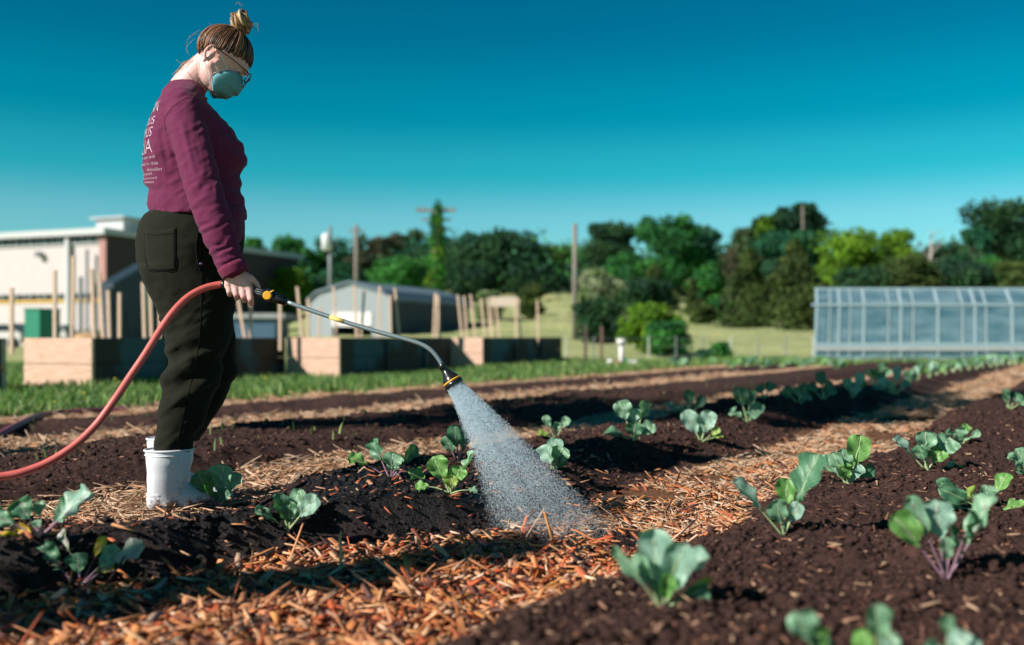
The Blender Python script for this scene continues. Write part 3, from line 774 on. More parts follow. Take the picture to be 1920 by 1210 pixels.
MB().hexa([Q(d0, -.05, dz), Q(d1, -.05, dz), Q(d1, -.01, dz), Q(d0, -.01, dz), Q(d0, -.05, zof(585, Yg)), Q(d1, -.05, zof(585, Yg)), Q(d1, -.01, zof(585, Yg)), Q(d0, -.01, zof(585, Yg))]).build('roller_door', M['white'], gs)
MB().hexa([Q(-.04, 0, 0), Q(0, 0, 0), Q(0, D, 0), Q(-.04, D, 0), Q(-.04, 0, ez), Q(0, 0, ez), Q(0, D, ez), Q(-.04, D, ez)]).build('side_wall', mblue, gs)  # darker panel than the front; the side's shade is in its colour
MB().hexa([Q(Lf, 0, 0), Q(Lf+.04, 0, 0), Q(Lf+.04, D, 0), Q(Lf, D, 0), Q(Lf, 0, ez), Q(Lf+.04, 0, ez), Q(Lf+.04, D, ez), Q(Lf, D, ez)]).build('side_wall', msh, gs)
MB().hexa([Q(0, D, 0), Q(Lf, D, 0), Q(Lf, D+.05, 0), Q(0, D+.05, 0), Q(0, D, ez), Q(Lf, D, ez), Q(Lf, D+.05, ez), Q(0, D+.05, ez)]).build('back_wall', msh, gs)
for (a, za), (b, zb) in (((-.15, ez-.05), (Lf*.08, ez+(az-ez)*.45)), ((Lf*.08, ez+(az-ez)*.45), (Lf/2, az+.02)), ((Lf/2, az+.02), (Lf*.92, ez+(az-ez)*.45)), ((Lf*.92, ez+(az-ez)*.45), (Lf+.15, ez-.05))):
    MB().hexa([Q(a, -.15, za), Q(b, -.15, zb), Q(b, D+.2, zb), Q(a, D+.2, za), Q(a, -.15, za+.09), Q(b, -.15, zb+.09), Q(b, D+.2, zb+.09), Q(a, D+.2, za+.09)]).build('roof_panel', mrf, gs)
MB().hexa([Q(-.09, 3, .1), Q(-.05, 3, .1), Q(-.05, 5.2, .1), Q(-.09, 5.2, .1), Q(-.09, 3, 1.0), Q(-.05, 3, 1.0), Q(-.05, 5.2, 1.0), Q(-.09, 5.2, 1.0)]).build('side_hatch', mblt, gs)
# interior clutter in the open bay is left dark

# green container, vehicles, heap
Yd = 34
p0, p1, p2 = [(q-960)/F*Yd for q in (42, 74, 98)]
dm = empty('green_container', (p1, Yd, 0), 'dark green steel bin container in front of the gym', 'container')
mg = simple('container_green', (.01, .20, .12), .45, .08, 4, bmp=0); zt = zof(578, Yd)
cz_ = ga*.62; cq = gb*.9
MB().hexa([Vector((0, 0, .12)), cz_+Vector((0, 0, .12)), cz_+cq+Vector((0, 0, .12)), cq+Vector((0, 0, .12)), Vector((0, 0, zt-.05)), cz_+Vector((0, 0, zt-.05)), cz_+cq+Vector((0, 0, zt-.05)), cq+Vector((0, 0, zt-.05))]).build('bin_body', mg, dm)
MB().hexa([v+Vector((0, 0, z)) for z in (zt-.048, zt) for v in (-cz_*.04-cq*.04, cz_*1.04-cq*.04, cz_*1.04+cq*1.04, -cz_*.04+cq*1.04)]).build('lid', mg, dm)
for k in (.1, .9):
    MB().ball(cz_*k+cq*.1+Vector((0, 0, .06)), (.05, .03, .06), None, 8, 6).build('wheel', M['black'], dm)
def far_car(px0, px1, Y, label):
    a = (px0-960)/F*Y; L = (px1-px0)/F*Y; o = empty('parked_car', (a, Y, 0), label, 'car', 'vehicles parked by the gym')
    mw = M['white']; prof = [(0, .25), (.02, .75), (.18, .85), (.32, 1.3), (.72, 1.32), (.88, .9), (1, .8), (1, .25)]
    r = [[(x*L, y, z) for x, z in prof] for y in (0, 1.6)]
    n = len(prof); MB().add(r[0]+r[1], [tuple(range(n)), tuple(range(2*n-1, n-1, -1))]+[(i, n+i, n+(i+1) % n, (i+1) % n) for i in range(n)]).build('body', mw, o)
    MB().hexa([(L*.26, -.01, .88), (L*.80, -.01, .9), (L*.80, 1.61, .9), (L*.26, 1.61, .88), (L*.34, -.01, 1.24), (L*.70, -.01, 1.26), (L*.70, 1.61, 1.26), (L*.34, 1.61, 1.24)]).build('side_window', M['dark_glass'], o)
    for wx in (.18, .82):
        MB().loft([[(L*wx+.3*math.cos(t), y, .3+.3*math.sin(t)) for t in np.linspace(0, 2*math.pi, 15)[:-1]] for y in (-.05, .2)]).build('wheel', M['black'], o)
far_car(-40, 38, 52, 'white parked car at the left edge in front of the gym')
far_car(92, 124, 58, 'small pale parked car just right of the green container')
p = W(165, 625, 40); mb = MB(); 
C = np.array([(0, 0, 0)]);
mb.ball((0, 0, 0), (.85, .8, .75), None, 20, 12); me = mb.mesh('sand_heap', True); co = np.array([v.co for v in me.vertices]); nn = vnoise(co[:, 0]*3, co[:, 1]*3, co[:, 2]*3, 4)
for v, k in zip(me.vertices, nn): v.co = v.co*(1+.12*k)
sh = link('sand_heap', me, simple('sand', (.48, .30, .15), .95, .25, 8, bmp=.4, bd=.05)); sh.location = (p.x, 40, .0); tag(sh, 'small tan heap of sand behind the left raised bed', 'heap')
hd = link('hedge', leafcards(np.array([(x, 0, .5) for x in np.linspace(0, 4.6, 14)]), np.full((14, 3), .6), 1600, .09, PAL['light']+PAL['green'], 'hedge'), M['leafcard'])
hd.location = ((92-960)/F*60, 60, 0); tag(hd, 'low bright green hedge below the gym wall', 'hedge')

# ---------------------------------------------------------------- raised beds
def raised_bed(corner_px, Y, La, Lb, label, dirb=(.304, .953), plankh=.285, wet=()):
    x = (corner_px-960)/F*Y; o = empty('raised_bed', (x, Y, 0), label, 'raised bed', 'wooden raised beds')
    a = Vector((-dirb[1], dirb[0], 0)); b = Vector((dirb[0], dirb[1], 0)); th = .045
    def bx(a0, a1, b0, b1, z0, z1):
        return MB().hexa([a*p+b*q+Vector((0, 0, z)) for z in (z0, z1) for p, q in ((a0, b0), (a1, b0), (a1, b1), (a0, b1))])
    for lev in range(2):
        z0 = .01+lev*(plankh+.008); z1 = z0+plankh; jt = random.uniform(-.004, .004)
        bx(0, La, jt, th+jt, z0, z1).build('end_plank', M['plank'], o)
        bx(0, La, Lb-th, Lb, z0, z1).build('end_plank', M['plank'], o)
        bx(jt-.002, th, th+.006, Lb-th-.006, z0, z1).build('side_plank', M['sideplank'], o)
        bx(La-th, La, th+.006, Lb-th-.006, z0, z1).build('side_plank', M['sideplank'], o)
    for zz_ in (.06, .22, .35, .51):
        for aa_ in (.03, La-.03):
            MB().ball(a*aa_+Vector((0, 0, zz_))-b*.002, (.008, .006, .008), None, 6, 4).build('screw', M['galv'], o)
    for q in (Lb*.33, Lb*.66):
        bx(-.05, -.008, q, q+.09, 0, .55).build('batten', M['sideplank'], o)
    s = bx(th+.003, La-th-.003, th+.003, Lb-th-.003, .3, .54).build('bed_soil', M['soil'], o)
    return o
def shaded_stained():
    m, nt, b, o = mat('shaded_stained_plank'); v = coords(nt, (1, 1, 1)); n = noise(nt, v, 1.1, 5, .55)
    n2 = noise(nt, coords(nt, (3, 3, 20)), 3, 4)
    c = ramp_(nt, n2, [(.3, (.035, .027, .022)), (.7, (.07, .05, .04))])  # wood darkened here: shade of the side planks is put into the colour
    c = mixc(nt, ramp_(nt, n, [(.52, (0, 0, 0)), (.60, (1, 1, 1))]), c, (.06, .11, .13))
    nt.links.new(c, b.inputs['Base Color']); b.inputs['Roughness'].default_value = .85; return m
M['sideplank'] = shaded_stained()
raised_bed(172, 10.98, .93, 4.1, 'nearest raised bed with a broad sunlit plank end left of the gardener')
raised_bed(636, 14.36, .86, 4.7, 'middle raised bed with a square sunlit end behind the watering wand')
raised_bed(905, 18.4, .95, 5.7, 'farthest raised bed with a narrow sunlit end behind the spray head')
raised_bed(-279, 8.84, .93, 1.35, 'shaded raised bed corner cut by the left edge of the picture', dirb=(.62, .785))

# stakes
ST = [(22, 540, 22, 11.6), (103, 507, 103, 11.8), (138, 480, 135, 12.0), (172, 505, 178, 12.2), (186, 512, 195, 12.6), (203, 545, 206, 12.8), (224, 549, 224, 13.0), (268, 530, 272, 13.0),
      (281, 520, 285, 13.3), (300, 540, 300, 13.6), (312, 540, 316, 13.8), (446, 560, 463, 14.2), (470, 562, 469, 14.3), (525, 560, 525, 14.4), (557, 538, 568, 15.2), (578, 560, 576, 15.4), (600, 575, 596, 15.6),
      (625, 538, 633, 15.8), (664, 535, 670, 16.2), (683, 545, 676, 16.3), (712, 537, 710, 16.8), (731, 553, 733, 17.0), (740, 540, 751, 17.1), (816, 550, 812, 18.2), (819, 552, 827, 18.3), (822, 556, 819, 18.5),
      (858, 553, 868, 19.1), (870, 555, 876, 19.3), (882, 552, 893, 19.5), (902, 560, 910, 19.8), (914, 558, 922, 20.0), (928, 556, 938, 20.2), (966, 562, 968, 20.8), (972, 560, 978, 20.9), (1007, 563, 1009, 21.6)]
SW = ['leftmost short stake standing in the near raised bed', 'tall single stake above the sunlit near plank end', 'very tall pale stake right of the tall single stake', 'tall stake leaning at the corner of the near bed',
      'leaning stake touching the near bed corner stake', 'slim stake just right of the gym corner', 'short stake standing alone before the dark shed', 'stake just left of the gardener hip', 'pale stake seen behind the gardener thigh',
      'second stake seen behind the gardener thigh', 'stake hidden close to the gardener leg', 'leaning stake below the gripping hand', 'upright stake below the gripping hand', 'broad stake below the yellow valve knob',
      'tall leaning stake right of the dark gym wall', 'stake crossing the wand left of the shed', 'short stake at the left corner of the shed', 'wide stake in front of the shed left half', 'upright stake before the shed middle',
      'stake leaning against the middle shed stake', 'straight stake at the shed right corner', 'short rear stake of the leaning pair at the shed corner', 'tall leaning stake right of the shed corner', 'left stake of the tight bundle past the shed',
      'right stake of the tight bundle past the shed', 'middle stake of the tight bundle past the shed', 'first leaning stake above the farthest bed sunlit end', 'second stake above the farthest bed sunlit end',
      'third leaning stake above the farthest bed sunlit end', 'first stake of the second row of leaning stakes', 'middle stake of the second row of leaning stakes', 'last stake of the second row of leaning stakes',
      'left stake of the close pair near the far bed end', 'right stake of the close pair near the far bed end', 'last lone stake at the far end of the beds']
for (xt, yt, xb, Y), lab in zip(ST, SW):
    xb_ = (xb-960)/F*Y; o = MB(); zt = CZ+(HZ-yt)/F*Y; xt_ = (xt-960)/F*Y; r = .019
    o.hexa([(x_+dx, dy, z_) for x_, z_ in ((0, .40), (xt_-xb_, zt)) for dx, dy in ((-r, -r), (r, -r), (r, r), (-r, r))])
    o = o.build('garden_stake', M['stake']); o.location = (xb_, Y, 0); tag(o, lab, 'stake', 'wooden stakes in the raised beds')

# ---------------------------------------------------------------- greenhouse
gh = empty('greenhouse', ((1530-960)/F*24, 24, 0), 'low glass greenhouse with white frame bars at the right edge', 'greenhouse')
Lg = 9.0; zs = .40; zr = zof(571, 24); zt = zof(541, 24.9)
mfr = simple('white_frame', (.30, .42, .47), .5, .05, 4, bmp=0)
mgl, nt, b, oo = mat('greenhouse_glass'); n = noise(nt, coords(nt, (1, 1, 3)), 1.2, 4)
nt.links.new(ramp_(nt, n, [(.35, (.07, .18, .24)), (.65, (.22, .36, .42))]), b.inputs['Base Color']); b.inputs['Roughness'].default_value = .3
trn = N(nt, 'ShaderNodeBsdfTransparent'); mx = N(nt, 'ShaderNodeMixShader'); mx.inputs[0].default_value = .35
nt.links.new(b.outputs[0], mx.inputs[1]); nt.links.new(trn.outputs[0], mx.inputs[2]); nt.links.new(mx.outputs[0], oo.inputs[0])
yf = lambda z: .0 if z <= zs else (z-zs)/(zr-zs)*.25
xs = [0, .32, .55, .82, 1.15, 1.75, 2.05, 2.35, 2.95, 3.55, 3.85, 4.12, 4.75, 5.3, 5.9, 6.3, 6.9, 7.5, 8.2, Lg]
MB().box(0, Lg, 0, .08, 0, .10).build('base_rail', mfr, gh)
MB().box(-.02, Lg+.02, -.03, .10, zs-.03, zs+.06).build('sill_rail', mfr, gh)
MB().box(-.02, Lg+.02, -.02, .01, zs-.13, zs-.035).build('sill_board', simple('sill_board_grey', (.40, .44, .46), .7, .15, 4, bmp=0), gh)
MB().box(-.02, Lg+.02, .22, .31, zr-.03, zr+.03).build('upper_rail', mfr, gh)
MB().box(.28, Lg+.34, .95, 1.05, zt-.03, zt+.02).build('ridge_rail', mfr, gh)
for i, x in enumerate(xs):
    w = .011 if i % 2 else .022
    P = [(x, .03, 0), (x, .03, zs), (x+.10, .27, zr), (x+.32, 1.0, zt)]
    for j in range(3):
        a_, b_ = Vector(P[j]), Vector(P[j+1])
        MB().hexa([a_+Vector(v) for v in ((-w, -.03, 0), (w, -.03, 0), (w, .04, 0), (-w, .04, 0))]+[b_+Vector(v) for v in ((-w, -.03, 0), (w, -.03, 0), (w, .04, 0), (-w, .04, 0))]).build('frame_bar', mfr, gh)
    if i < len(xs)-1:
        x2 = xs[i+1]
        for (s, (za, ya, oa), (zb_, yb, ob)) in (('p', (.11, .03, 0), (zs-.035, .03, 0)), ('p', (zs+.065, .05, .01), (zr-.035, .25, .10)), ('r', (zr+.035, .31, .10), (zt-.035, .96, .32))):
            MB().hexa([(x+w+.002+oa, ya, za), (x2-.05+oa, ya, za), (x2-.05+oa, ya+.012, za), (x+w+.002+oa, ya+.012, za), (x+w+.002+ob, yb, zb_), (x2-.05+ob, yb, zb_), (x2-.05+ob, yb+.012, zb_), (x+w+.002+ob, yb+.012, zb_)]).build('glass_pane', mgl, gh)
MB().box(.62, Lg, 1.95, 2.0, 0, zs).build('back_wall', mfr, gh)
MB().add([(.62, 2.0, zs), (Lg+.5, 2.0, zs), (Lg+.3, 1.06, zt), (.32, 1.06, zt), (.62, 2.03, zs), (Lg+.5, 2.03, zs), (Lg+.3, 1.09, zt), (.32, 1.09, zt)], [(0, 1, 2, 3), (7, 6, 5, 4), (0, 4, 5, 1), (1, 5, 6, 2), (2, 6, 7, 3), (3, 7, 4, 0)]).build('rear_roof_glass', mgl, gh)
MB().add([(-.04, .03, 0), (.60, 2, 0), (.60, 2, zs), (.27, 1.03, zt), (.05, .27, zr), (-.04, .03, zs)], [(0, 1, 2, 3, 4, 5)]).build('end_pane', mgl, gh)
for i, (x, w_, h_, c_) in enumerate(((3.3, .7, .30, (.30, .17, .16)), (4.9, .8, .34, (.32, .34, .36)), (6.3, .5, .33, (.34, .16, .13)), (7.7, .7, .3, (.3, .32, .3)))):
    bq = MB().box(0, w_, 0, .4, 0, h_).box(.04, w_-.04, -.02, .42, h_-.08, h_-.03).build('potting_crate', simple('crate%d' % i, c_, .8, .1, 5, bmp=0)); bq.location = (gh.location.x+x, 24.6, 0)
    tag(bq, ['reddish crate inside the greenhouse nearest its left end', 'grey crate inside the greenhouse left of the middle', 'small red crate inside the greenhouse right of the middle', 'pale crate inside the greenhouse near its right end'][i], 'crate', 'crates inside the greenhouse')

# fence wires and posts
fe = empty('wire_fence', ((1060-960)/F*26, 26, 0), 'thin wire fence with slim posts crossing the field behind the garden', 'fence')
for i, px in enumerate(np.linspace(1062, 1525, 10)):
    x = (px-960)/F*26-fe.location.x; MB().tube([(x, 0, -.1), (x, 0, .62)], .018, 6).build('post', M['galv'] if i % 3 else simple('pale_post', (.5, .5, .48), .8, .1, 5, bmp=0), fe)
for z in (.12, .35, .56):
    MB().tube([(0, -.02, z), (6.45, -.02, z)], .004, 4).build('wire', M['galv'], fe)
for px, y0, nm, c_ in ((1098, 610, 'dark timber post left of the white standpipe', (.10, .07, .06)), (1128, 612, 'brown timber post beside the white standpipe', (.16, .1, .08))):
    x = (px-960)/F*22; o = MB().box(-.03, .03, -.03, .03, -.05, CZ+(HZ-y0)/F*22).build('timber_post', simple('pp%d' % px, c_, .9, .2, 8)); o.location = (x, 22, 0); tag(o, nm, 'post')
# white standpipe with red and white valves at its foot
sp = empty('standpipe', ((1165-960)/F*19.3, 19.3, 0), 'white water standpipe with red and green fittings beyond the beds', 'standpipe')
MB().tube([(0, 0, 0), (0, 0, .45)], .05, 12).build('pipe', M['white'], sp, True)
MB().tube([(0, 0, .45), (0, 0, .56)], [.085, .095], 12).build('cap', M['white'], sp, True)
MB().tube([(-.18, 0, .09), (-.02, 0, .09)], .05, 10).build('red_valve', simple('red_valve', (.45, .09, .05), .5, .1, 8, bmp=0), sp, True)
MB().ball((-.22, -.02, .09), .08, None, 12, 8).build('white_knob', M['white'], sp, True)
MB().tube([(.05, 0, .2), (.18, 0, .06)], .02, 8).build('green_lever', simple('green_lever', (.02, .3, .16), .5, .1, 8, bmp=0), sp)
MB().box(.14, .30, -.08, .08, 0, .15).build('valve_box', M['white'], sp)
tb = MB().loft([[(r*math.cos(a)*1.4, r*math.sin(a), z) for a in np.linspace(0, 2*math.pi, 15)[:-1]] for r, z in ((.12, 0), (.16, .17), (.175, .19))]).build('planter_tub', M['black']); tb.location = ((1277-960)/F*20.5, 20.5, -.02)
tag(tb, 'low black tub in the grass right of the standpipe', 'tub')
sg = empty('site_board', ((935-960)/F*40, 40, gz((935-960)/F*40, 40)), 'pale horizontal board on two legs on the slope behind the stakes', 'board')
zz = zof(575, 40)-sg.location.z; zb = zof(557, 40)-sg.location.z
MB().box(-.35, .75, 0, .04, zz, zb).build('board', simple('board_pale', (.6, .5, .42), .8, .05, 5, bmp=0), sg)
for x in (-.3, .65): MB().box(x, x+.05, .045, .09, -.1, zb-.02).build('leg', M['stake'], sg)

# ---------------------------------------------------------------- the gardener
YAW = math.radians(18); FW = Vector((math.cos(YAW), math.sin(YAW), 0)); LW = Vector((-math.sin(YAW), math.cos(YAW), 0)); UP = Vector((0, 0, 1))
Y0 = 3.5
def ring(xl, xr, py, b, Y=Y0, n=40, sq=2.0, dy=0):
    """horizontal section whose picture width runs xl..xr at distance Y, half depth b"""
    k = Y/F; h = (xr-xl)/2*k; c = W((xl+xr)/2, py, Y+dy)
    bs = b*math.sin(YAW); a = math.sqrt(max(h*h-bs*bs, (h*.35)**2))/math.cos(YAW)
    out = []
    for i in range(n):
        t = 2*math.pi*i/n; ct, st = math.cos(t), math.sin(t)
        out.append(c+FW*(a*abs(ct)**(2/sq)*(1 if ct > 0 else -1))+LW*(b*abs(st)**(2/sq)*(1 if st > 0 else -1)))
    return out
def disp(me, fn):
    n = len(me.vertices); co = np.zeros(n*3, np.float32); me.vertices.foreach_get('co', co); co = co.reshape(-1, 3).astype(float)
    no = np.zeros(n*3, np.float32); me.vertex_normals.foreach_get('vector', no); no = no.reshape(-1, 3).astype(float)
    co2 = co+no*fn(co, no)[:, None]; me.vertices.foreach_set('co', co2.astype(np.float32).ravel()); me.update()
def PX(co): return 960+co[:, 0]/co[:, 1]*F, HZ-(co[:, 2]-CZ)/co[:, 1]*F
person = empty('person', (-1.17, 3.5, 0), 'person in maroon long sleeve shirt, dark green trousers, face mask and white boots watering seedlings', 'person')
def pbuild(name, me, m, parent=None):
    o = link(name, me, m, parent or person); me.transform(person.matrix_world.inverted()); return o

# head frame
PH = math.radians(38); HC = W(420, 107, 3.5)
hf = (FW*math.cos(PH)-UP*math.sin(PH)); hu = (FW*math.sin(PH)+UP*math.cos(PH)); hs = LW
HM = Matrix(((hf.x, hs.x, hu.x), (hf.y, hs.y, hu.y), (hf.z, hs.z, hu.z)))
def Hd(f, s, u): return HC+HM @ Vector((f, s, u))

YN = 3.315   # near arm distance
sk = MB()
sk.ball(Hd(-.005, 0, .012), (.094, .074, .085), HM, 28, 20)          # cranium
sk.ball(Hd(.014, 0, -.048), (.068, .065, .080), HM, 24, 16)           # face
sk.ball(Hd(.040, 0, -.098), (.040, .040, .030), HM, 16, 12)           # jaw
sk.ball(Hd(.062, 0, -.110), (.020, .018, .016), HM, 12, 8)
for s in (-1, 1):
    sk.capsule([Hd(-.008, .050*s, -.066), Hd(.05, .030*s, -.110)], [.019, .015], 10)
    sk.ball(Hd(.055, .040*s, -.045), (.026, .024, .020), HM, 14, 10)  # cheek
sk.capsule([Hd(.082, 0, -.012), Hd(.098, 0, -.038), Hd(.104, 0, -.048)], [.009, .011, .013], 12)   # nose
sk.ball(Hd(.094, .011, -.052), .008, None, 8, 6); sk.ball(Hd(.094, -.011, -.052), .008, None, 8, 6)
sk.capsule([Hd(.078, -.035, .010), Hd(.088, -.012, .008), Hd(.088, .012, .008), Hd(.078, .035, .010)], .010, 10)    # brow
sk.capsule([Hd(.078, -.018, -.078), Hd(.084, 0, -.076), Hd(.078, .018, -.078)], .008, 10)
sk.capsule([Hd(.076, -.014, -.087), Hd(.081, 0, -.087), Hd(.076, .014, -.087)], .008, 10)
# ears: rim, lobe and bowl
for s in (-1, 1):
    e = []
    for t in np.linspace(-.25*math.pi, 1.15*math.pi, 11):
        e.append(Hd(-.027-.017*math.sin(t)-.002, s*(.080+.008*math.sin(t)), -.036+.027*math.cos(t)))
    sk.capsule(e, [.0050]*9+[.0058, .0064], 8)
    sk.ball(Hd(-.024, s*.074, -.042), (.012, .006, .021), HM, 12, 8)
    sk.ball(Hd(-.030, s*.082, -.070), (.0075, .005, .010), HM, 10, 8)
# neck and inner trunk
sk.capsule([W(345, 190, 3.5), W(352, 165, 3.5), W(372, 140, 3.5), W(395, 118, 3.5)], [.066, .060, .055, .052], 24)
sk.capsule([W(352, 215, 3.42), W(352, 208, 3.58)], .05, 14)
trk = [ring(318, 385, 200, .12), ring(300, 405, 240, .12), ring(295, 425, 290, .12), ring(298, 430, 340, .12), ring(295, 438, 400, .13), ring(282, 438, 460, .14), ring(290, 430, 520, .14), ring(305, 420, 560, .12)]
sk.loft(trk)
# near arm, far arm, legs (under the clothes)
sk.capsule([W(350, 212, 3.37), W(370, 300, YN), W(383, 360, 3.28), W(412, 440, 3.265), W(438, 503, 3.262), W(442, 512, 3.262)], [.05, .044, .040, .038, .027, .025], 16)
sk.capsule([W(350, 212, 3.64), W(370, 300, 3.72), W(383, 360, 3.74), W(405, 440, 3.70), W(420, 490, 3.66)], [.05, .044, .040, .036, .026], 16)
sk.capsule([W(350, 540, 3.43), W(366, 690, 3.42), W(340, 780, 3.42), W(322, 900, 3.42)], [.08, .06, .055, .045], 16)
sk.capsule([W(370, 540, 3.60), W(392, 690, 3.62), W(350, 780, 3.62), W(318, 900, 3.62)], [.08, .06, .055, .045], 16)
# near hand: palm, four fingers closed on the handle, thumb over the far side
YH = 3.262
palm = [(428, 536), (441, 538), (455, 540), (468, 543)]
wr = [(432, 508), (437, 508), (443, 508), (448, 508)]
for (a, b), (c, d) in zip(wr, palm):
    sk.capsule([W(a, b, YH+.004), W((a+c)/2, (b+d)/2, YH-.001), W(c, d, YH)], [.0155, .0155, .0135], 12)
for (x, y), L, r in zip(palm, (.8, 1.0, 1.12, 1.25), (.0092, .0102, .0104, .0104)):
    p0 = W(x, y, YH-.002); p1 = W(x+2, y+14*L, YH-.006); p2 = W(x+3, y+21*L, YH+.018); p3 = W(x+3, y+13*L, YH+.037); 
    sk.capsule([p0, p1], [r*1.12, r*1.05], 12); sk.capsule([p1, p2], [r*1.05, r*.95], 12); sk.capsule([p2, p3], [r*.95, r*.82], 12)
sk.ball(W(446, 526, YH+.002), (.034, .016, .034), None, 18, 12)
sk.capsule([W(455, 515, YH+.006), W(470, 522, YH+.012), W(480, 532, YH+.028)], [.015, .0125, .0105], 12)
sk.capsule([W(480, 532, YH+.028), W(485, 544, YH+.040), W(482, 553, YH+.044)], [.0105, .0092, .0078], 12)
# far hand hanging beside the thigh
for i in range(4):
    a = W(412+i*6, 515, 3.655+i*.004); b = W(410+i*6, 540, 3.66); c = W(413+i*6, 556, 3.665)
    sk.capsule([W(418+i*2, 490, 3.66), a], [.015, .011], 10); sk.capsule([a, b, c], [.009, .008, .007], 10)
sk.capsule([W(424, 492, 3.65), W(434, 508, 3.64), W(438, 524, 3.645)], [.013, .010, .008], 10)
body_me = remesh(sk, .0026, 5, .5, .35)
def skinmat():
    m, nt, b, o = mat('skin'); v = coords(nt); n = noise(nt, v, 14, 4); n2 = noise(nt, v, 260, 3)
    c = ramp_(nt, n, [(.3, (.64, .36, .34)), (.7, (.74, .47, .44))])
    nt.links.new(c, b.inputs['Base Color']); b.inputs['Roughness'].default_value = .48; b.inputs['Subsurface Weight'].default_value = .25
    b.inputs['Subsurface Radius'].default_value = (.010, .004, .002); b.inputs['Subsurface Scale'].default_value = .6
    bump(nt, b, n2, .1, .0005); return m
M['skin'] = skinmat()
body = pbuild('body', body_me, M['skin'])
# fingernails
mb = MB()
for (x, y) in palm: pass

# eyes (lids lowered) with lashes
for s in (-1, 1):
    mb = MB().ball(Hd(.066, .030*s, -.012), (.013, .014, .012), HM, 16, 12); e = mb.mesh('eye', True); pbuild('eye', e, simple('eye_white', (.6, .55, .52), .3, .05, 10, bmp=0))
    mb = MB().ball(Hd(.0665, .030*s, -.011), (.0138, .0148, .0128), HM, 16, 12)
    me = mb.mesh('eyelid', True); bm = bmesh.new(); bm.from_mesh(me)
    dl = [v for v in bm.verts if (HM.transposed() @ (v.co-HC)).z < -.017]; bmesh.ops.delete(bm, geom=dl, context='VERTS'); bm.to_mesh(me); bm.free()
    pbuild('eyelid', me, M['skin'])
    mb = MB().tube([Hd(.079, (.030+k)*s, -.0165) for k in (-.011, -.005, 0, .005, .011)], .0009, 5); pbuild('eyelashes', mb.mesh('l'), M['black'])

# hair
def hairmat():
    m, nt, b, o = mat('hair'); a = N(nt, 'ShaderNodeAttribute'); a.attribute_name = 'Col'
    n = noise(nt, coords(nt), 320, 3); c = mixc(nt, 1.0, a.outputs['Color'], ramp_(nt, n, [(.3, (.6, .6, .6)), (.7, (1, 1, 1))]), 'MULTIPLY')
    nt.links.new(c, b.inputs['Base Color']); b.inputs['Roughness'].default_value = .38; b.inputs['Specular IOR Level'].default_value = .45; return m
M['hair'] = hairmat()
def hair_mesh(mb, name, cols):
    me = mb.mesh(name, True); c = np.array(cols); set_col(me, c); return me
def on_skull(d, r):
    d = Vector(d).normalized(); k = 1/math.sqrt((d.x/.094)**2+(d.y/.074)**2+(d.z/.085)**2); return d*k*r+Vector((-.005, 0, .012))
HL = [(.092, 0, .028), (.082, .030, .026), (.062, .058, .018), (.033, .074, .006), (-.004, .077, -.006), (-.040, .073, -.022), (-.058, .062, -.052), (-.078, .036, -.066), (-.088, 0, -.070)]
def hairline(t):   # t in 0..1 front to nape
    k = t*(len(HL)-1); i = min(int(k), len(HL)-2); return Vector(HL[i]).lerp(Vector(HL[i+1]), k-i)
bun_dir = (Vector((-.022, 0, .098))-Vector((-.005, 0, .012))).normalized()
mb = MB(); cols = []
def addt(mbx, P, R, n, col, cols):
    k0 = len(mbx.f); mbx.tube(P, R, n); cols += [col]*(len(mbx.f)-k0)
for i in range(1900):
    t = random.random(); s = random.choice((-1, 1)); h0 = hairline(t)-Vector((-.005, 0, .012)); h0.y *= s
    d0 = h0.normalized(); P = []; K = 11; lift = 1.045+random.random()**2*.065
    wig = random.uniform(-.12, .12); q0 = random.random()**2*.5
    for k in range(K):
        q = min(1.0, q0+(1-q0)*k/(K-1)); w = q**1.05; d = d0.slerp(bun_dir, w*.97) if d0.angle(bun_dir) > .01 else d0
        d = (d+Vector((random.uniform(-.012, .012), wig*math.sin(q*3.1), random.uniform(-.012, .012)))).normalized()
        p = on_skull(d, lift*(1-.080*(1-q)**2.2)+.03*q**4); P.append(HC+HM @ p)
    random.seed(int(t*34)*2+(s > 0)+1000*int(wig*12)); tone = random.random(); random.seed(i*7+3)
    base = tuple((.25+1.1*tone)*c for c in random.choice([(.07, .028, .018), (.16, .065, .035), (.30, .14, .075), (.035, .015, .011), (.42, .22, .12)]))
    r = random.choice((.0009, .0012, .0016, .0024)); addt(mb, P, [r*.4]+[r]*(K-2)+[r*.8], 4, base, cols)
cap = MB(); 
hair_o = pbuild('hair', hair_mesh(mb, 'hair', cols), M['hair'])
capm = MB().ball(HC+HM @ Vector((-.005, 0, .012)), (.094*1.012, .074*1.012, .085*1.03), HM, 40, 30).mesh('hair_base', True)
bm = bmesh.new(); bm.from_mesh(capm); dl = []
for v in bm.verts:
    p = HM.transposed() @ (v.co-HC); ang = math.atan2(abs(p.y)/.074, p.x/.094)/math.pi
    lim = [(0, .032), (.15, .028), (.3, .020), (.45, .006), (.55, -.010), (.7, -.024), (.8, -.050), (1, -.066)]
    zz = np.interp(ang, [a for a, _ in lim], [b for _, b in lim])
    if p.z < zz: dl.append(v)
bmesh.ops.delete(bm, geom=dl, context='VERTS'); bm.to_mesh(capm); bm.free(); set_col(capm, np.tile([(.07, .03, .02)], (len(capm.polygons), 1))); pbuild('hair_base', capm, M['hair'], hair_o)
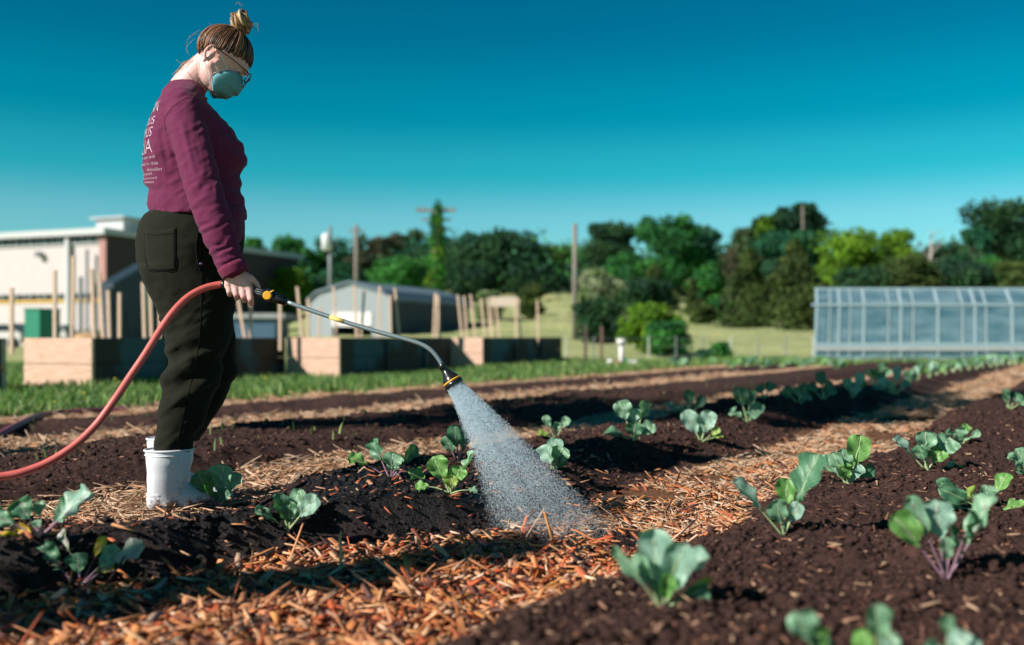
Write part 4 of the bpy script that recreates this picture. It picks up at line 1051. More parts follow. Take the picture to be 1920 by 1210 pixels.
# topknot of twisted locks
mb = MB(); cols = []
bc = Vector((-.032, .0, .130))
for i in range(120):
    a0 = random.uniform(0, 2*math.pi); inc = random.uniform(-.9, .9); R = random.uniform(.014, .037); P = []
    ax = Vector((random.gauss(.5, .22), random.gauss(-.2, .22), 1)).normalized(); u_ = ax.orthogonal().normalized(); v_ = ax.cross(u_)
    off = Vector((random.uniform(-.006, .010), random.uniform(-.008, .008), random.uniform(-.012, .012)))
    for k in range(10):
        t = a0+k*.42; P.append(HC+HM @ (bc+off+(u_*math.cos(t)+v_*math.sin(t))*R+ax*(inc*.012+k*.0012)))
    c = random.choice([(.42, .25, .11), (.58, .38, .19), (.30, .16, .07), (.66, .48, .27), (.16, .08, .04)]) if off.x < .004 else random.choice([(.10, .05, .03), (.22, .12, .06)])
    rr_ = random.uniform(.0035, .0070); addt(mb, P, [.001, rr_*.6]+[rr_]*6+[rr_*.6, .001], 7, c, cols)
for i in range(420):
    a0 = random.uniform(0, 2*math.pi); R = random.uniform(.032, .041); P = []
    ax = Vector((random.gauss(.5, .16), random.gauss(-.2, .16), 1)).normalized(); u_ = ax.orthogonal().normalized(); v_ = ax.cross(u_); hh_ = random.uniform(-.029, .029); R *= math.sqrt(max(.15, 1-(hh_/.036)**2))
    for k in range(8):
        t = a0+k*.3; P.append(HC+HM @ (bc+(u_*math.cos(t)+v_*math.sin(t))*R+ax*(hh_+k*.001)))
    addt(mb, P, [.0003]+[random.uniform(.0007, .0014)]*6+[.0003], 4, random.choice([(.48, .30, .14), (.62, .42, .22), (.34, .19, .08), (.70, .52, .30), (.2, .1, .05)]), cols)
for i in range(160):
    a = random.uniform(0, 6.28); b_ = Vector((-.026+.030*math.cos(a), .026*math.sin(a), .088)); m_ = Vector((-.030+.021*math.cos(a), .020*math.sin(a), .108)); e_ = bc+Vector((.022*math.cos(a+.8), .022*math.sin(a+.8), 0))
    P = [HC+HM @ (b_+(m_-b_)*t) for t in (0, .4, .8)]+[HC+HM @ (m_+(e_-m_)*t) for t in (0, .5, 1)]
    addt(mb, P, random.uniform(.001, .0022), 5, random.choice([(.36, .20, .08), (.5, .3, .12), (.25, .12, .05)]), cols)
bun = pbuild('hair_bun', hair_mesh(mb, 'bun', cols), M['hair'], hair_o)
mb = MB(); cols = []
for (a, b, c) in [((470, 50), (480, 48), (486, 60)), ((470, 52), (478, 52), (480, 66)), ((452, 12), (446, 5), (441, 9)), ((455, 14), (452, 6), (446, 4)), ((474, 46), (482, 44), (484, 50)),
                  ((372, 62), (352, 75), (350, 100)), ((366, 72), (350, 88), (354, 104)), ((375, 56), (362, 64), (354, 70)), ((360, 108), (344, 120), (330, 112)), ((358, 112), (340, 122), (324, 148)),
                  ((362, 118), (345, 128), (326, 146)), ((366, 114), (352, 132), (330, 140)), ((368, 112), (368, 135), (366, 160)), ((352, 135), (362, 150), (378, 165)), ((420, 62), (405, 52), (392, 44))]+\
                 [((random.uniform(358, 372), random.uniform(104, 118)), (random.uniform(338, 356), random.uniform(118, 134)), (random.uniform(322, 348), random.uniform(134, 152))) for _ in range(38)]:
    yy = 3.5-random.uniform(-.03, .055)
    if (a[0] == 368 or a[0] == 352) : yy = 3.44
    P = crspline([W(*a, yy), W(*b, yy), W(*c, yy)], 5); addt(mb, P, .00055, 4, random.choice([(.5, .3, .17), (.55, .36, .22), (.3, .16, .09)]), cols)
pbuild('loose_hair', hair_mesh(mb, 'loose', cols), M['hair'], hair_o)['kind'] = 'stuff'

# face mask
NU, NV = 21, 34; mid = [(.099, -.018), (.113, -.036), (.121, -.052), (.119, -.072), (.107, -.096), (.094, -.113), (.068, -.126)]
sid = [(.046, .066, -.040), (.036, .069, -.052), (.028, .070, -.066), (.020, .069, -.082), (.018, .067, -.097), (.028, .062, -.114), (.045, .052, -.128)]
Vm = []
for j in range(NV):
    q = j/(NV-1)*6; i = min(int(q), 5); r = q-i
    mf = mid[i][0]*(1-r)+mid[i+1][0]*r; mu = mid[i][1]*(1-r)+mid[i+1][1]*r
    sf, ssd, su = [sid[i][k]*(1-r)+sid[i+1][k]*r for k in range(3)]; sf += .006; mf -= .004; ssd *= .99
    for k in range(NU):
        u = -1+2*k/(NU-1); w = 1-abs(u)**1.7
        pl = .0060*((q*.62) % 1.0-.4)*min(1, w*1.6)
        Vm.append(tuple(Hd(sf+(mf-sf)*w+pl, ssd*math.copysign(abs(math.sin(u*math.pi/2))**.85, u), su+(mu-su)*w)))
fm = [(j*NU+k, j*NU+k+1, (j+1)*NU+k+1, (j+1)*NU+k) for j in range(NV-1) for k in range(NU-1)]
me = mesh_from('face_mask', Vm, fm, smooth=True); mk = pbuild('face_mask', me, simple('mask_fabric', (.11, .33, .40), .8, .1, 300, bmp=.2, bd=.0005))
sm = mk.modifiers.new('t', 'SOLIDIFY'); sm.thickness = .0018
mpl = simple('mask_pleat', (.05, .23, .30), .8, .1, 300, bmp=0)
for jj in (0, 9, 16, 23, NV-1):
    pl_ = MB().tube([Vector(Vm[jj*NU+k]) for k in range(NU)], .0013 if 0 < jj < NV-1 else .0018, 5).mesh('pleat', True); pbuild('pleat' if 0 < jj < NV-1 else 'binding', pl_, mpl, mk)
mb = MB()
for s in (-1, 1):
    mb.tube([Hd(*sid[k][:1], sid[k][1]*s*1.01, sid[k][2]) for k in range(7)], .0016, 5)
    mb.tube(crspline([Hd(.045, .0672*s, -.040), Hd(.018, .074*s, -.028), Hd(-.015, .080*s, -.012), Hd(-.046, .076*s, -.02)], 5), .0012, 5)
    mb.tube(crspline([Hd(.028, .064*s, -.114), Hd(.0, .073*s, -.095), Hd(-.022, .078*s, -.076), Hd(-.048, .074*s, -.055)], 5), .0012, 5)
pbuild('ear_loops', mb.mesh('loops', True), simple('elastic', (.7, .7, .7), .7, .05, 30, bmp=0), mk)
# glasses
gl = MB()
for s in (-1, 1):
    c = Hd(.112, .034*s, -.014)
    P = [c+HM @ Vector((-.006*abs(math.cos(t)) if math.cos(t)*s > 0 else 0, .026*math.cos(t), .019*math.sin(t))) for t in np.linspace(0, 2*math.pi, 25)]
    gl.tube(P, .0018, 6, cap=False)
    gl.tube(crspline([Hd(.106, .060*s, -.004), Hd(.092, .073*s, -.004), Hd(.03, .079*s, -.006), Hd(-.03, .083*s, -.012), Hd(-.046, .080*s, -.026)], 4), .0019, 6)
gl.tube([Hd(.112, -.009, -.008), Hd(.114, 0, -.004), Hd(.112, .009, -.008)], .0016, 6)
go = pbuild('glasses', gl.mesh('glasses', True), simple('glasses_frame', (.015, .012, .012), .3, .1, 10, bmp=0))
mgl2, nt, b, oo = mat('lens_glass'); b.inputs['Base Color'].default_value = (.5, .6, .65, 1); b.inputs['Roughness'].default_value = .05
trn = N(nt, 'ShaderNodeBsdfTransparent'); mx = N(nt, 'ShaderNodeMixShader'); mx.inputs[0].default_value = .75
nt.links.new(b.outputs[0], mx.inputs[1]); nt.links.new(trn.outputs[0], mx.inputs[2]); nt.links.new(mx.outputs[0], oo.inputs[0])
for s in (-1, 1):
    mb = MB().ball(Hd(.110, .034*s, -.014), (.0015, .025, .018), HM, 20, 10); pbuild('lens', mb.mesh('lens', True), mgl2, go)

# shirt
sh = MB()
TR = [(156, 322, 384, .064, 0), (164, 314, 384, .078, 0), (174, 304, 386, .115, 0), (184, 298, 389, .150, 0), (196, 291, 396, .175, 0), (212, 286, 409, .182, 0), (232, 281, 428, .180, 0), (250, 277.5, 441, .176, 0),
      (268, 275, 452, .174, 0), (285, 273.5, 459, .172, 0), (300, 273, 460, .168, 0), (314, 273, 453, .160, 0), (328, 274, 446, .156, 0), (345, 277, 447, .154, 0), (362, 281, 452, .158, 0), (378, 284, 456, .164, 0),
      (392, 284, 458, .168, 0), (410, 284, 461, .172, 0), (430, 300, 462, .170, 0), (450, 330, 459, .160, 0), (468, 360, 453, .140, 0)]
TR[-3:] = []
sh.loft([ring(xl, xr, py, b) for py, xl, xr, b, _ in TR])
# front hem hangs lower than the back
def slab(py, xl, xr, b): return ring(xl, xr, py, b)
sh.loft([ring(368, 461.5, 395, .15), ring(368, 462, 412, .155), ring(368, 462, 430, .155), ring(368, 460, 446, .15), ring(370, 455, 460, .142), ring(372, 450, 471, .13)])
sh.loft([ring(290, 440, 392, .165), ring(297, 440, 402, .168), ring(330, 440, 412, .165)])
sh.capsule([W(348, 203, 3.42), W(347, 214, 3.37)], [.058, .064], 20)
arm = [(347, 214, 3.372, .064), (350, 235, 3.355, .064), (357, 262, 3.335, .0625), (366, 298, 3.312, .0605), (375, 330, 3.295, .0595), (383, 358, 3.282, .0595), (394, 392, 3.27, .0585), (408, 428, 3.262, .057), (420, 462, 3.26, .052), (430, 486, 3.26, .047), (436, 500, 3.261, .043)]
sh.capsule([W(a, b, c) for a, b, c, d in arm], [d for *_, d in arm], 28)
sh.capsule([W(350, 212, 3.63), W(366, 290, 3.71), W(380, 350, 3.74), W(400, 420, 3.71), W(418, 480, 3.67)], [.063, .06, .055, .05, .042], 20)
shirt_me = remesh(sh, .0048, 10, .6)
def shirt_w(co, no):
    px, py = PX(co); Yv = co[:, 1]; r = 0
    near = ss(3.40, 3.36, Yv) if False else (1-ss(3.37, 3.41, Yv))
    ax = np.interp(py, [214, 298, 358, 428, 486], [347, 366, 383, 408, 430])
    # along/around coordinates of the near sleeve
    al = py; ac = (px-ax)
    fold_up = .0032*vnoise(ac/9, al/70, None, 2)*ss(215, 260, al)*(1-ss(310, 345, al))
    elbow = .0036*np.sin((al+ac*.55+16*vnoise(ac/14, al/25, None, 8))/6.4)*(.5+.5*vnoise(ac/12, al/18, None, 18))*np.exp(-((al-352)/34)**2)*ss(-38, -5, ac+18)
    fore = .0040*vnoise(al/7.5+ac/22, ac/26, None, 4)*ss(370, 400, al)
    cuffs = .0030*np.sin((al+ac*.35+9*vnoise(ac/12, al/12, None, 28))/3.3)*ss(440, 465, al)*(1-ss(492, 500, al))
    r = r+near*(fold_up+elbow+fore+cuffs)
    # back and waist folds of the torso
    tor = 1-near
    dg = (px-275)*.22
    lowb = .0050*np.sin((py-dg*2.0+16*vnoise(px/34, py/26, Yv*3, 5))/5.8)*ss(322, 348, py)*(1-ss(380, 392, py))
    midb = .0050*vnoise((py-(px-275)*.42)/11, px/60, Yv*4, 6)*ss(225, 260, py)
    frontb = .004*vnoise((py+(px-440)*.3)/16, px/30, Yv*5, 7)*ss(330, 350, py)
    r = r+tor*(lowb*(1-ss(395, 430, px)*.5)+midb+frontb)
    r = r+.0022*vnoise((py+(px-360)*.5)/7.5, px/20, Yv*6, 33)
    return r+.0010*vnoise(co[:, 0]/.02, co[:, 1]/.02, co[:, 2]/.02, 9)
disp(shirt_me, shirt_w)
def clothmat(name, col, var, rough=.9, sheen=.07):
    m, nt, b, o = mat(name); n = noise(nt, coords(nt), 420, 3, .7); n2 = noise(nt, coords(nt, (1, 1, .35)), 60, 4)
    c = ramp_(nt, n, [(.3, tuple(x*(1-var) for x in col)), (.7, tuple(x*(1+var) for x in col))])
    c = mixc(nt, 1.0, c, ramp_(nt, n2, [(.3, (.88, .88, .88)), (.7, (1.1, 1.1, 1.1))]), 'MULTIPLY')
    nt.links.new(c, b.inputs['Base Color']); b.inputs['Roughness'].default_value = rough; b.inputs['Sheen Weight'].default_value = sheen; b.inputs['Specular IOR Level'].default_value = .2
    bump(nt, b, n, .25, .0008); return m
M['shirt'] = clothmat('maroon_jersey', (.125, .018, .062), .28)
M['shirt_rib'] = clothmat('maroon_rib', (.15, .020, .058), .2)
shirt = pbuild('shirt', shirt_me, M['shirt'])
# cuff, neckband, seam
def bvh_of(me, mw=None):
    bm = bmesh.new(); bm.from_mesh(me)
    if mw is not None: bm.transform(mw)
    t = BVHTree.FromBMesh(bm); bm.free(); return t
sb = bvh_of(shirt_me, person.matrix_world)
cf = MB().tube([W(434, 496, 3.261), W(437, 502, 3.261), W(441, 511, 3.262), W(443, 516, 3.262)], [.0455, .0450, .0425, .0400], 28, cap=False)
cfo = pbuild('cuff', cf.mesh('cuff', True), M['shirt_rib'], shirt); mm = cfo.modifiers.new('t', 'SOLIDIFY'); mm.thickness = .004; mm.offset = -1
nb = []
for t in np.linspace(0, 2*math.pi, 33):
    x = 354+33*math.cos(t+math.pi); y = 168+17*(.5-.5*math.cos(t))*1.0-14*(1-(.5-.5*math.cos(t))) ; nb.append(W(x, y, 3.5-.064*math.sin(t)))
nb = [W(354-32*math.cos(t), 169-17*math.cos(t), 3.5-.070*math.sin(t)) for t in np.linspace(0, 2*math.pi, 41)]
pbuild('neckband', MB().tube(nb, .0065, 8, cap=False).mesh('nb', True), M['shirt_rib'], shirt)
def surf(px, py, bv, off=.0006):
    d = Vector(((px-960)/F, 1, (HZ-py)/F)).normalized(); h = bv.ray_cast(Vector((0, 0, CZ)), d)
    return (h[0]-d*off) if h[0] is not None else None
def seam(name, pts, bv, parent, m, r=.0011, off=.0004):
    P = [surf(p.x, p.y, bv, off) for p in crspline([Vector((a, b, 0)) for a, b in pts], 8)]; P = [p for p in P if p is not None]
    if len(P) > 2: return pbuild(name, MB().tube(P, r, 5).mesh(name, True), m, parent)
mseam = clothmat('maroon_seam', (.06, .010, .026), .2)
seam('shoulder_seam', [(386, 190), (368, 186), (350, 184), (330, 196), (315, 212), (309, 226), (311, 245)], sb, shirt, mseam)
# printed text on the back
mtxt = simple('print_white', (.50, .40, .47), .8, .1, 400, bmp=0)
def back_text(lines):
    V = []; Fc = []; n = 0
    for (txt, pyb, hpx, wid, right, shear) in lines:
        cu = bpy.data.curves.new('t', 'FONT'); cu.body = txt; cu.resolution_u = 3; cu.offset = -.012; o = bpy.data.objects.new('t', cu); COL.objects.link(o)
        bpy.context.view_layer.update(); me = bpy.data.meshes.new_from_object(o.evaluated_get(bpy.context.evaluated_depsgraph_get()))
        bm = bmesh.new(); bm.from_mesh(me); bmesh.ops.triangulate(bm, faces=bm.faces)
        bmesh.ops.subdivide_edges(bm, edges=[e for e in bm.edges if e.calc_length() > .12], cuts=2); bmesh.ops.triangulate(bm, faces=bm.faces)
        co = np.array([v.co for v in bm.verts]); x0, x1 = co[:, 0].min(), co[:, 0].max(); y0, y1 = co[:, 1].min(), co[:, 1].max()
        ok = {}
        for v in bm.verts:
            a = (v.co.x-x0)/(x1-x0); h = (v.co.y-y0)/(y1-y0); s = right-wid*(1-a); z = CZ+(HZ-(pyb-hpx*h)-(a-1)*shear)/F*3.5
            org = W(360, 300, 3.5); org.z = z; org = org-FW*.6-LW*s
            hh = sb.ray_cast(org, FW); ok[v.index] = None if hh[0] is None else hh[0]-FW*.0016
        ix = {}
        for k, p in ok.items():
            if p is not None: ix[k] = n; V.append(tuple(p)); n += 1
        for f in bm.faces:
            t = [v.index for v in f.verts]
            if all(k in ix for k in t):
                Fc.append(tuple(ix[k] for k in t))
        bm.free(); bpy.data.objects.remove(o)
    return mesh_from('printed_text', V, Fc)
me = back_text([('EAN', 224, 20, .085, 0.104, 3), ('INSUS', 247, 14, .12, 0.102, 3), ('TIMUS', 270, 17, .12, 0.105, 3), ('ELIA', 300, 25, .13, 0.111, 2),
                ('r  idem eam, and', 311, 6, .14, .118, 4), ('nce mance in this', 322, 6, .14, .120, 4), ("ment' r   shoulin", 333, 6, .14, .126, 4), ('sacrques', 340, 5, .08, .092, 3), ('spe-ocutsed', 348, 5, .09, .108, 3), ('acient', 354, 4, .06, .096, 3)])
pbuild('printed_text', me, mtxt, shirt)

# trousers
tr = MB()
HP = [(398, 287, 440, .150), (408, 274, 455, .160), (420, 267, 456, .170), (436, 262.5, 456, .180), (452, 260, 455, .186), (470, 259.5, 453, .190), (488, 260.5, 450, .190), (505, 264, 448, .188), (522, 270, 446, .184), (540, 278, 444, .178), (556, 288, 442, .165)]
tr.loft([ring(290, 452, 388, .150)]+[ring(xl, xr, py, b) for py, xl, xr, b in HP])
yn, yfar = 3.415, 3.60
def leg(rows, Y, b0=.09): tr.loft([ring(xl, xr, py, b, Y, 32) for py, xl, xr, b in rows])
leg([(500, 268, 432, .098), (530, 274, 436, .100), (560, 287, 438, .100), (590, 303, 436, .098), (620, 311, 432, .094), (645, 314, 426, .090), (668, 315, 420, .088), (690, 313, 416, .086), (712, 309, 409, .085), (735, 304, 401, .083), (760, 301, 391, .080), (785, 298, 381, .076), (810, 295, 371, .071), (832, 292, 363, .066), (849, 292, 359, .062)], yn)
leg([(500, 300, 448, .095), (530, 305, 444, .096), (560, 318, 440, .095), (590, 326, 438, .092), (620, 332, 437, .088), (645, 336, 439, .085), (668, 338, 442, .084), (690, 336, 442, .083), (712, 331, 437, .081), (735, 325, 427, .079), (760, 318, 412, .075), (785, 310, 396, .070), (810, 300, 381, .064), (829, 288, 372, .060)], yfar)
tr_me = remesh(tr, .0052, 8, .6)
def tr_w(co, no):
    px, py = PX(co); Yv = co[:, 1]
    legm = ss(540, 600, py)
    kn = .0105*np.sin((py+(px-340)*.55+10*vnoise(px/26, py/24, Yv*4, 3))/9.0)*np.exp(-((py-700)/60)**2)*(1-ss(380, 420, px)*.5)
    low = .0040*vnoise((py+(px-330)*.8)/16, px/34, Yv*5, 6)*ss(720, 760, py)
    th = .0045*vnoise((py-(px-300)*.5)/40, px/22, Yv*4, 7)*legm
    seat = .0050*vnoise((py-(px-280)*.9)/15, px/40, Yv*4, 12)*ss(505, 535, py)*(1-ss(590, 620, py))*(1-ss(330, 370, px))
    fine = .0022*vnoise((py+(px-330)*.6)/7, px/22, Yv*6, 15)*legm+.0016*vnoise(px/16, py/12, Yv*6, 16)
    return kn*legm+low+th+seat+fine+.0012*vnoise(co[:, 0]/.03, co[:, 1]/.03, co[:, 2]/.03, 9)
disp(tr_me, tr_w)
M['trouser'] = clothmat('dark_green_fleece', (.0098, .0115, .0068), .22, .95, .03)
M['trouser2'] = clothmat('dark_green_patch', (.0112, .0130, .0080), .22, .95, .03)
trousers = pbuild('trousers', tr_me, M['trouser'])
tb_ = bvh_of(tr_me, person.matrix_world)
mts = clothmat('trouser_seam', (.004, .005, .004), .2, .9, 0)
seam('side_seam', [(372, 400), (378, 460), (378, 520), (377, 580), (373, 640), (362, 700), (348, 760), (336, 815), (331, 843)], tb_, trousers, mts, .0014)
# back pocket: raised patch with hem
def patch(name, poly_fn, nu, nv, bv, parent, m, off):
    V = []; ok = True
    for j in range(nv):
        for i in range(nu):
            x, y = poly_fn(i/(nu-1), j/(nv-1)); p = surf(x, y, bv, off); V.append(p if p is not None else V[-1])
    Fc = [(j*nu+i, (j+1)*nu+i, (j+1)*nu+i+1, j*nu+i+1) for j in range(nv-1) for i in range(nu-1)]
    me = mesh_from(name, [tuple(v) for v in V], Fc, smooth=True); return pbuild(name, me, m, parent)
pf = lambda a, b: (272+57*a-6*(1-a)*math.sin(b*math.pi)*.4+7*b*(1-a), 428+78*b+5*math.sin(a*math.pi)*(1-b)-1.5*a*(1-b)+math.sin(a*3.14)*2*b)
pk = patch('back_pocket', pf, 14, 18, tb_, trousers, M['trouser2'], .0014)
mm = pk.modifiers.new('t', 'SOLIDIFY'); mm.thickness = .0018; mm.offset = 0
seam('pocket_hem', [(272, 438), (290, 441), (310, 440), (329, 436)], tb_, pk, mts, .0013, .0024)
seam('pocket_edge', [pf(0, .12), pf(0, .5), pf(0, 1), pf(.5, 1.0), pf(1, 1.0), pf(1, .5), pf(1, 0)], tb_, pk, mts, .0011, .0020)
seam('side_pocket_edge', [(374, 430), (390, 452), (391, 480), (386, 505), (380, 514), (374, 505), (369, 480), (368, 455), (373, 430)], tb_, trousers, mts, .0022, .0012)
sp_ = surf(377, 495, tb_, .004)
pbuild('pocket_item', MB().ball(sp_, (.008, .005, .005), None, 12, 8).mesh('pi', True), simple('purple_gloss', (.06, .03, .12), .2, .1, 10, bmp=0), trousers)
# cuffs of the legs
for (cx_, py, Y, r) in ((325.5, 846, yn, .0655), (331, 826, yfar, .075)):
    pass

# boots
def boot(cxl, cxr, top, heelpx, toelen, yawd, Y, pybot):
    bm_ = MB(); c = (cxl+cxr)/2; k = Y/F
    zb = CZ+(HZ-pybot)/F*Y; zt_ = CZ+(HZ-top)/F*Y; H = zt_-zb; R = (cxr-cxl)/2*k
    yw = math.radians(yawd); fd = Vector((math.cos(yw), math.sin(yw), 0)); sd = Vector((-math.sin(yw), math.cos(yw), 0)); base = Vector(((c-960)*k, Y, zb))
    def el(cf, z, a, b, n=28, ex=2.2): return [base+fd*(cf+a*math.copysign(abs(math.cos(t))**(2/ex), math.cos(t)))+sd*(b*math.copysign(abs(math.sin(t))**(2/ex), math.sin(t)))+Vector((0, 0, z)) for t in np.linspace(0, 2*math.pi, n+1)[:-1]]
    bm_.loft([el(-.002, .03, .062, .042), el(-.006, .07, .066, .047), el(-.006, .10, .068, .052), el(-.003, .13, .070, .059), el(0, H*.8, R*.97, R*.88), el(0, H, R, R*.92)])
    L = toelen
    bm_.loft([el(L*.5-.075, .004, L*.5, .044, ex=2.6), el(L*.5-.075, .022, L*.5, .046, ex=2.6), el(L*.5-.078, .040, L*.49, .045, ex=2.4), el(L*.42-.075, .058, L*.42, .043), el(L*.33-.072, .080, L*.33, .040), el(L*.24-.07, .105, L*.24, .038)])
    bm_.ball(base+fd*(L*.5-.01)+Vector((0, 0, .035)), (.05, .04, .03), Matrix(((fd.x, sd.x, 0), (fd.y, sd.y, 0), (0, 0, 1))), 16, 10)
    me = remesh(bm_, .004, 9, .6)
    def bw(co, no):
        d = co-np.array(base); f = d@np.array(fd); z = d[:, 2]; s = d@np.array(sd)
        cr = .0030*np.sin((z-.35*f)/.0125+2*vnoise(co[:, 0]/.03, co[:, 1]/.03, z/.03, 2))*np.exp(-((z-.11)/.028)**2)*ss(-.02, .03, f)
        rg = .0014*np.sin(z/.0052)*ss(-.03, -.055, f)*(1-ss(.05, .075, z)) if False else 0
        rid = .0016*(np.sin(z/.0028) > 0)*(f < -.045)*(z < .06)
        wv = .0022*vnoise(co[:, 0]/.05, co[:, 1]/.05, z/.09, 3)
        return cr+rid+wv
    disp(me, bw)
    bo = pbuild('boot', me, M['rubber'])
    # top edge collar, ankle disc and sole
    mb = MB(); mb.tube([base+Vector((0, 0, H))+fd*(R*1.01*math.cos(t))+sd*(R*.93*math.sin(t)) for t in np.linspace(0, 2*math.pi, 33)], .0042, 8, cap=False)
    mb.tube([base+Vector((0, 0, H-.016))+fd*(R*1.0*math.cos(t))+sd*(R*.92*math.sin(t)) for t in np.linspace(0, 2*math.pi, 33)], .0022, 6, cap=False)
    pbuild('collar', mb.mesh('c', True), M['rubber'], bo)
    mb = MB(); ac = base+fd*.008-sd*.0445+Vector((0, 0, .068))
    for r, w in ((.026, .0035), (.019, .003)):
        mb.tube([ac+fd*(r*math.cos(t))+Vector((0, 0, r*1.15*math.sin(t)))+sd*(.004*math.cos(t)**2-.003*math.sin(t)) for t in np.linspace(0, 2*math.pi, 25)], w, 6, cap=False)
    mb.ball(ac, (.016, .0045, .019), Matrix(((fd.x, sd.x, 0), (fd.y, sd.y, 0), (0, 0, 1))), 14, 8)
    pbuild('ankle_guard', mb.mesh('a', True), M['rubber'], bo)
    ms = MB().loft([el(L*.5-.075, -.012, L*.5+.003, .047, ex=2.8), el(L*.5-.075, .008, L*.5+.004, .048, ex=2.8), el(L*.5-.075, .010, L*.5, .045, ex=2.8)]).mesh('s', False)
    pbuild('sole', ms, M['rubber'], bo)
boot(274, 361, 843, 283, .235, 36, yn, 955)
boot(278, 357, 822, 268, .30, 14, yfar, 943)
# waistband under the shirt hem
# ---------------------------------------------------------------- wand
def WY(t): return 3.29+(3.13-3.29)*t
def wp(px, py): return W(px, py, 3.295-.17*(px-420)/(850-420))
wand = empty('watering_wand', wp(535, 565), 'grey watering wand with black grip and yellow valve knob held in the hand', 'watering wand')
def wbuild(name, mb, m, parent=None, smooth=True):
    me = mb.mesh(name, smooth); o = link(name, me, m, parent or wand); me.transform(wand.matrix_world.inverted()); return o
hd_ = wbuild('handle', MB().tube([wp(418, 533), wp(430, 535), wp(470, 545), wp(500, 553), wp(520, 560), wp(537, 566)], [.012, .0135, .0140, .0155, .0165, .0135], 20), M['black'])
mb = MB()
for dz in (-4, 0, 4): mb.tube([wp(482, 546+dz)+Vector((0, -.0135, 0)), wp(497, 550+dz)+Vector((0, -.0145, 0))], .0016, 6)
wbuild('grip_ribs', mb, simple('soft_grip', (.10, .12, .13), .5, .1, 10, bmp=0), hd_)
kn = wp(505, 555); sh_ = MB()
vb = MB().tube([wp(498, 552), wp(505, 554), wp(514, 557)], [.019, .021, .018], 20); wbuild('valve_body', vb, M['black'])
kb = MB().loft([[kn+Vector((r*math.cos(t), y, r*math.sin(t))) for t in np.linspace(0, 2*math.pi, 29)[:-1]] for r, y in ((.0135, -.014), (.0145, -.022), (.0145, -.029), (.012, -.0315))])
ko = wbuild('valve_knob', kb, M['yellow'], smooth=False)
wbuild('knob_lever', MB().hexa([kn+Vector(v) for v in ((.008, -.026, .007), (.022, -.026, .016), (.022, -.021, .016), (.008, -.021, .007), (.006, -.026, .012), (.020, -.026, .019), (.020, -.021, .019), (.006, -.021, .012))]), M['yellow'], ko)
tube_p = crspline([wp(534, 565), wp(620, 595), wp(700, 620), wp(760, 636), wp(788, 645), wp(806, 655), wp(820, 670), wp(832, 690)], 6)
wbuild('shaft', MB().tube(tube_p, .0072, 16), M['grey_metal'])
wbuild('sticker', MB().tube([wp(619, 594.5), wp(632, 599), wp(646, 603.5)], .0076, 16), M['paleyellow'])
ha = wp(829, 686); hb = wp(855, 727); hx = (hb-ha).normalized(); hy = hx.cross(Vector((0, 1, 0))).normalized(); hz = hx.cross(hy)
kk = 3.13/F
def lathe(prof, n=32):
    return MB().loft([[ha+hx*(a*kk)+hy*(r*kk*math.cos(t))+hz*(r*kk*math.sin(t)) for t in np.linspace(0, 2*math.pi, n+1)[:-1]] for a, r in prof])
hdn = wbuild('spray_head', lathe([(-4, 5.5), (-3, 7), (6, 7.3), (6.5, 6.3), (11, 6.6), (15, 8.5), (20, 11), (25, 14), (29, 16.2), (32, 17), (33, 17.2)]), M['black'])
wbuild('yellow_ring', lathe([(33, 16.5), (33.1, 18), (36.4, 18.2), (36.5, 16.5)]), M['yellow'], hdn)
wbuild('rose_face', lathe([(36.6, 17.4), (37, 18.6), (42.5, 18.9), (44, 17.6), (43.6, 10), (43.9, 2)]), M['black'], hdn)
# hose
hp = [(-.78, 2.35, .03)]
hose_pts = [W(421, 533, 3.296), W(405, 535, 3.29), W(380, 542, 3.27), W(352, 558, 3.24), W(325, 585, 3.20), W(300, 620, 3.17), W(272, 665, 3.13), W(245, 705, 3.10), W(215, 750, 3.06), W(180, 797, 3.03), W(140, 835, 3.0), W(90, 867, 2.97), (W(40, 886, 2.94)), W(0, 894, 2.92), W(-60, 905, 2.88), W(-150, 930, 2.80), Vector((-1.75, 2.72, .10)), Vector((-2.1, 2.6, .02)), Vector((-2.9, 2.3, .0))]
ho = MB().tube(crspline(hose_pts, 8), .0118, 14).mesh('garden_hose', True); ho = link('garden_hose', ho, M['hose'])
tag(ho, 'coral red garden hose arching from the hand down to the left edge', 'hose')
cpl = MB().tube([W(424, 534, 3.296), W(415, 533.2, 3.294)], .0145, 14).build('hose_coupling', M['black'], ho, True)
P = []
for px, py in ((-80, 850), (-20, 832), (30, 805), (70, 786), (110, 779), (160, 775), (200, 773), (240, 772)):
    h = hit(px, py); P.append(h+Vector((0, 0, .018)))
h2 = link('purple_hose', MB().tube(crspline(P, 6), .022, 10).mesh('h2', True), M['hose2']); tag(h2, 'dark purple hose lying on the soil at the left behind the coral hose', 'hose')

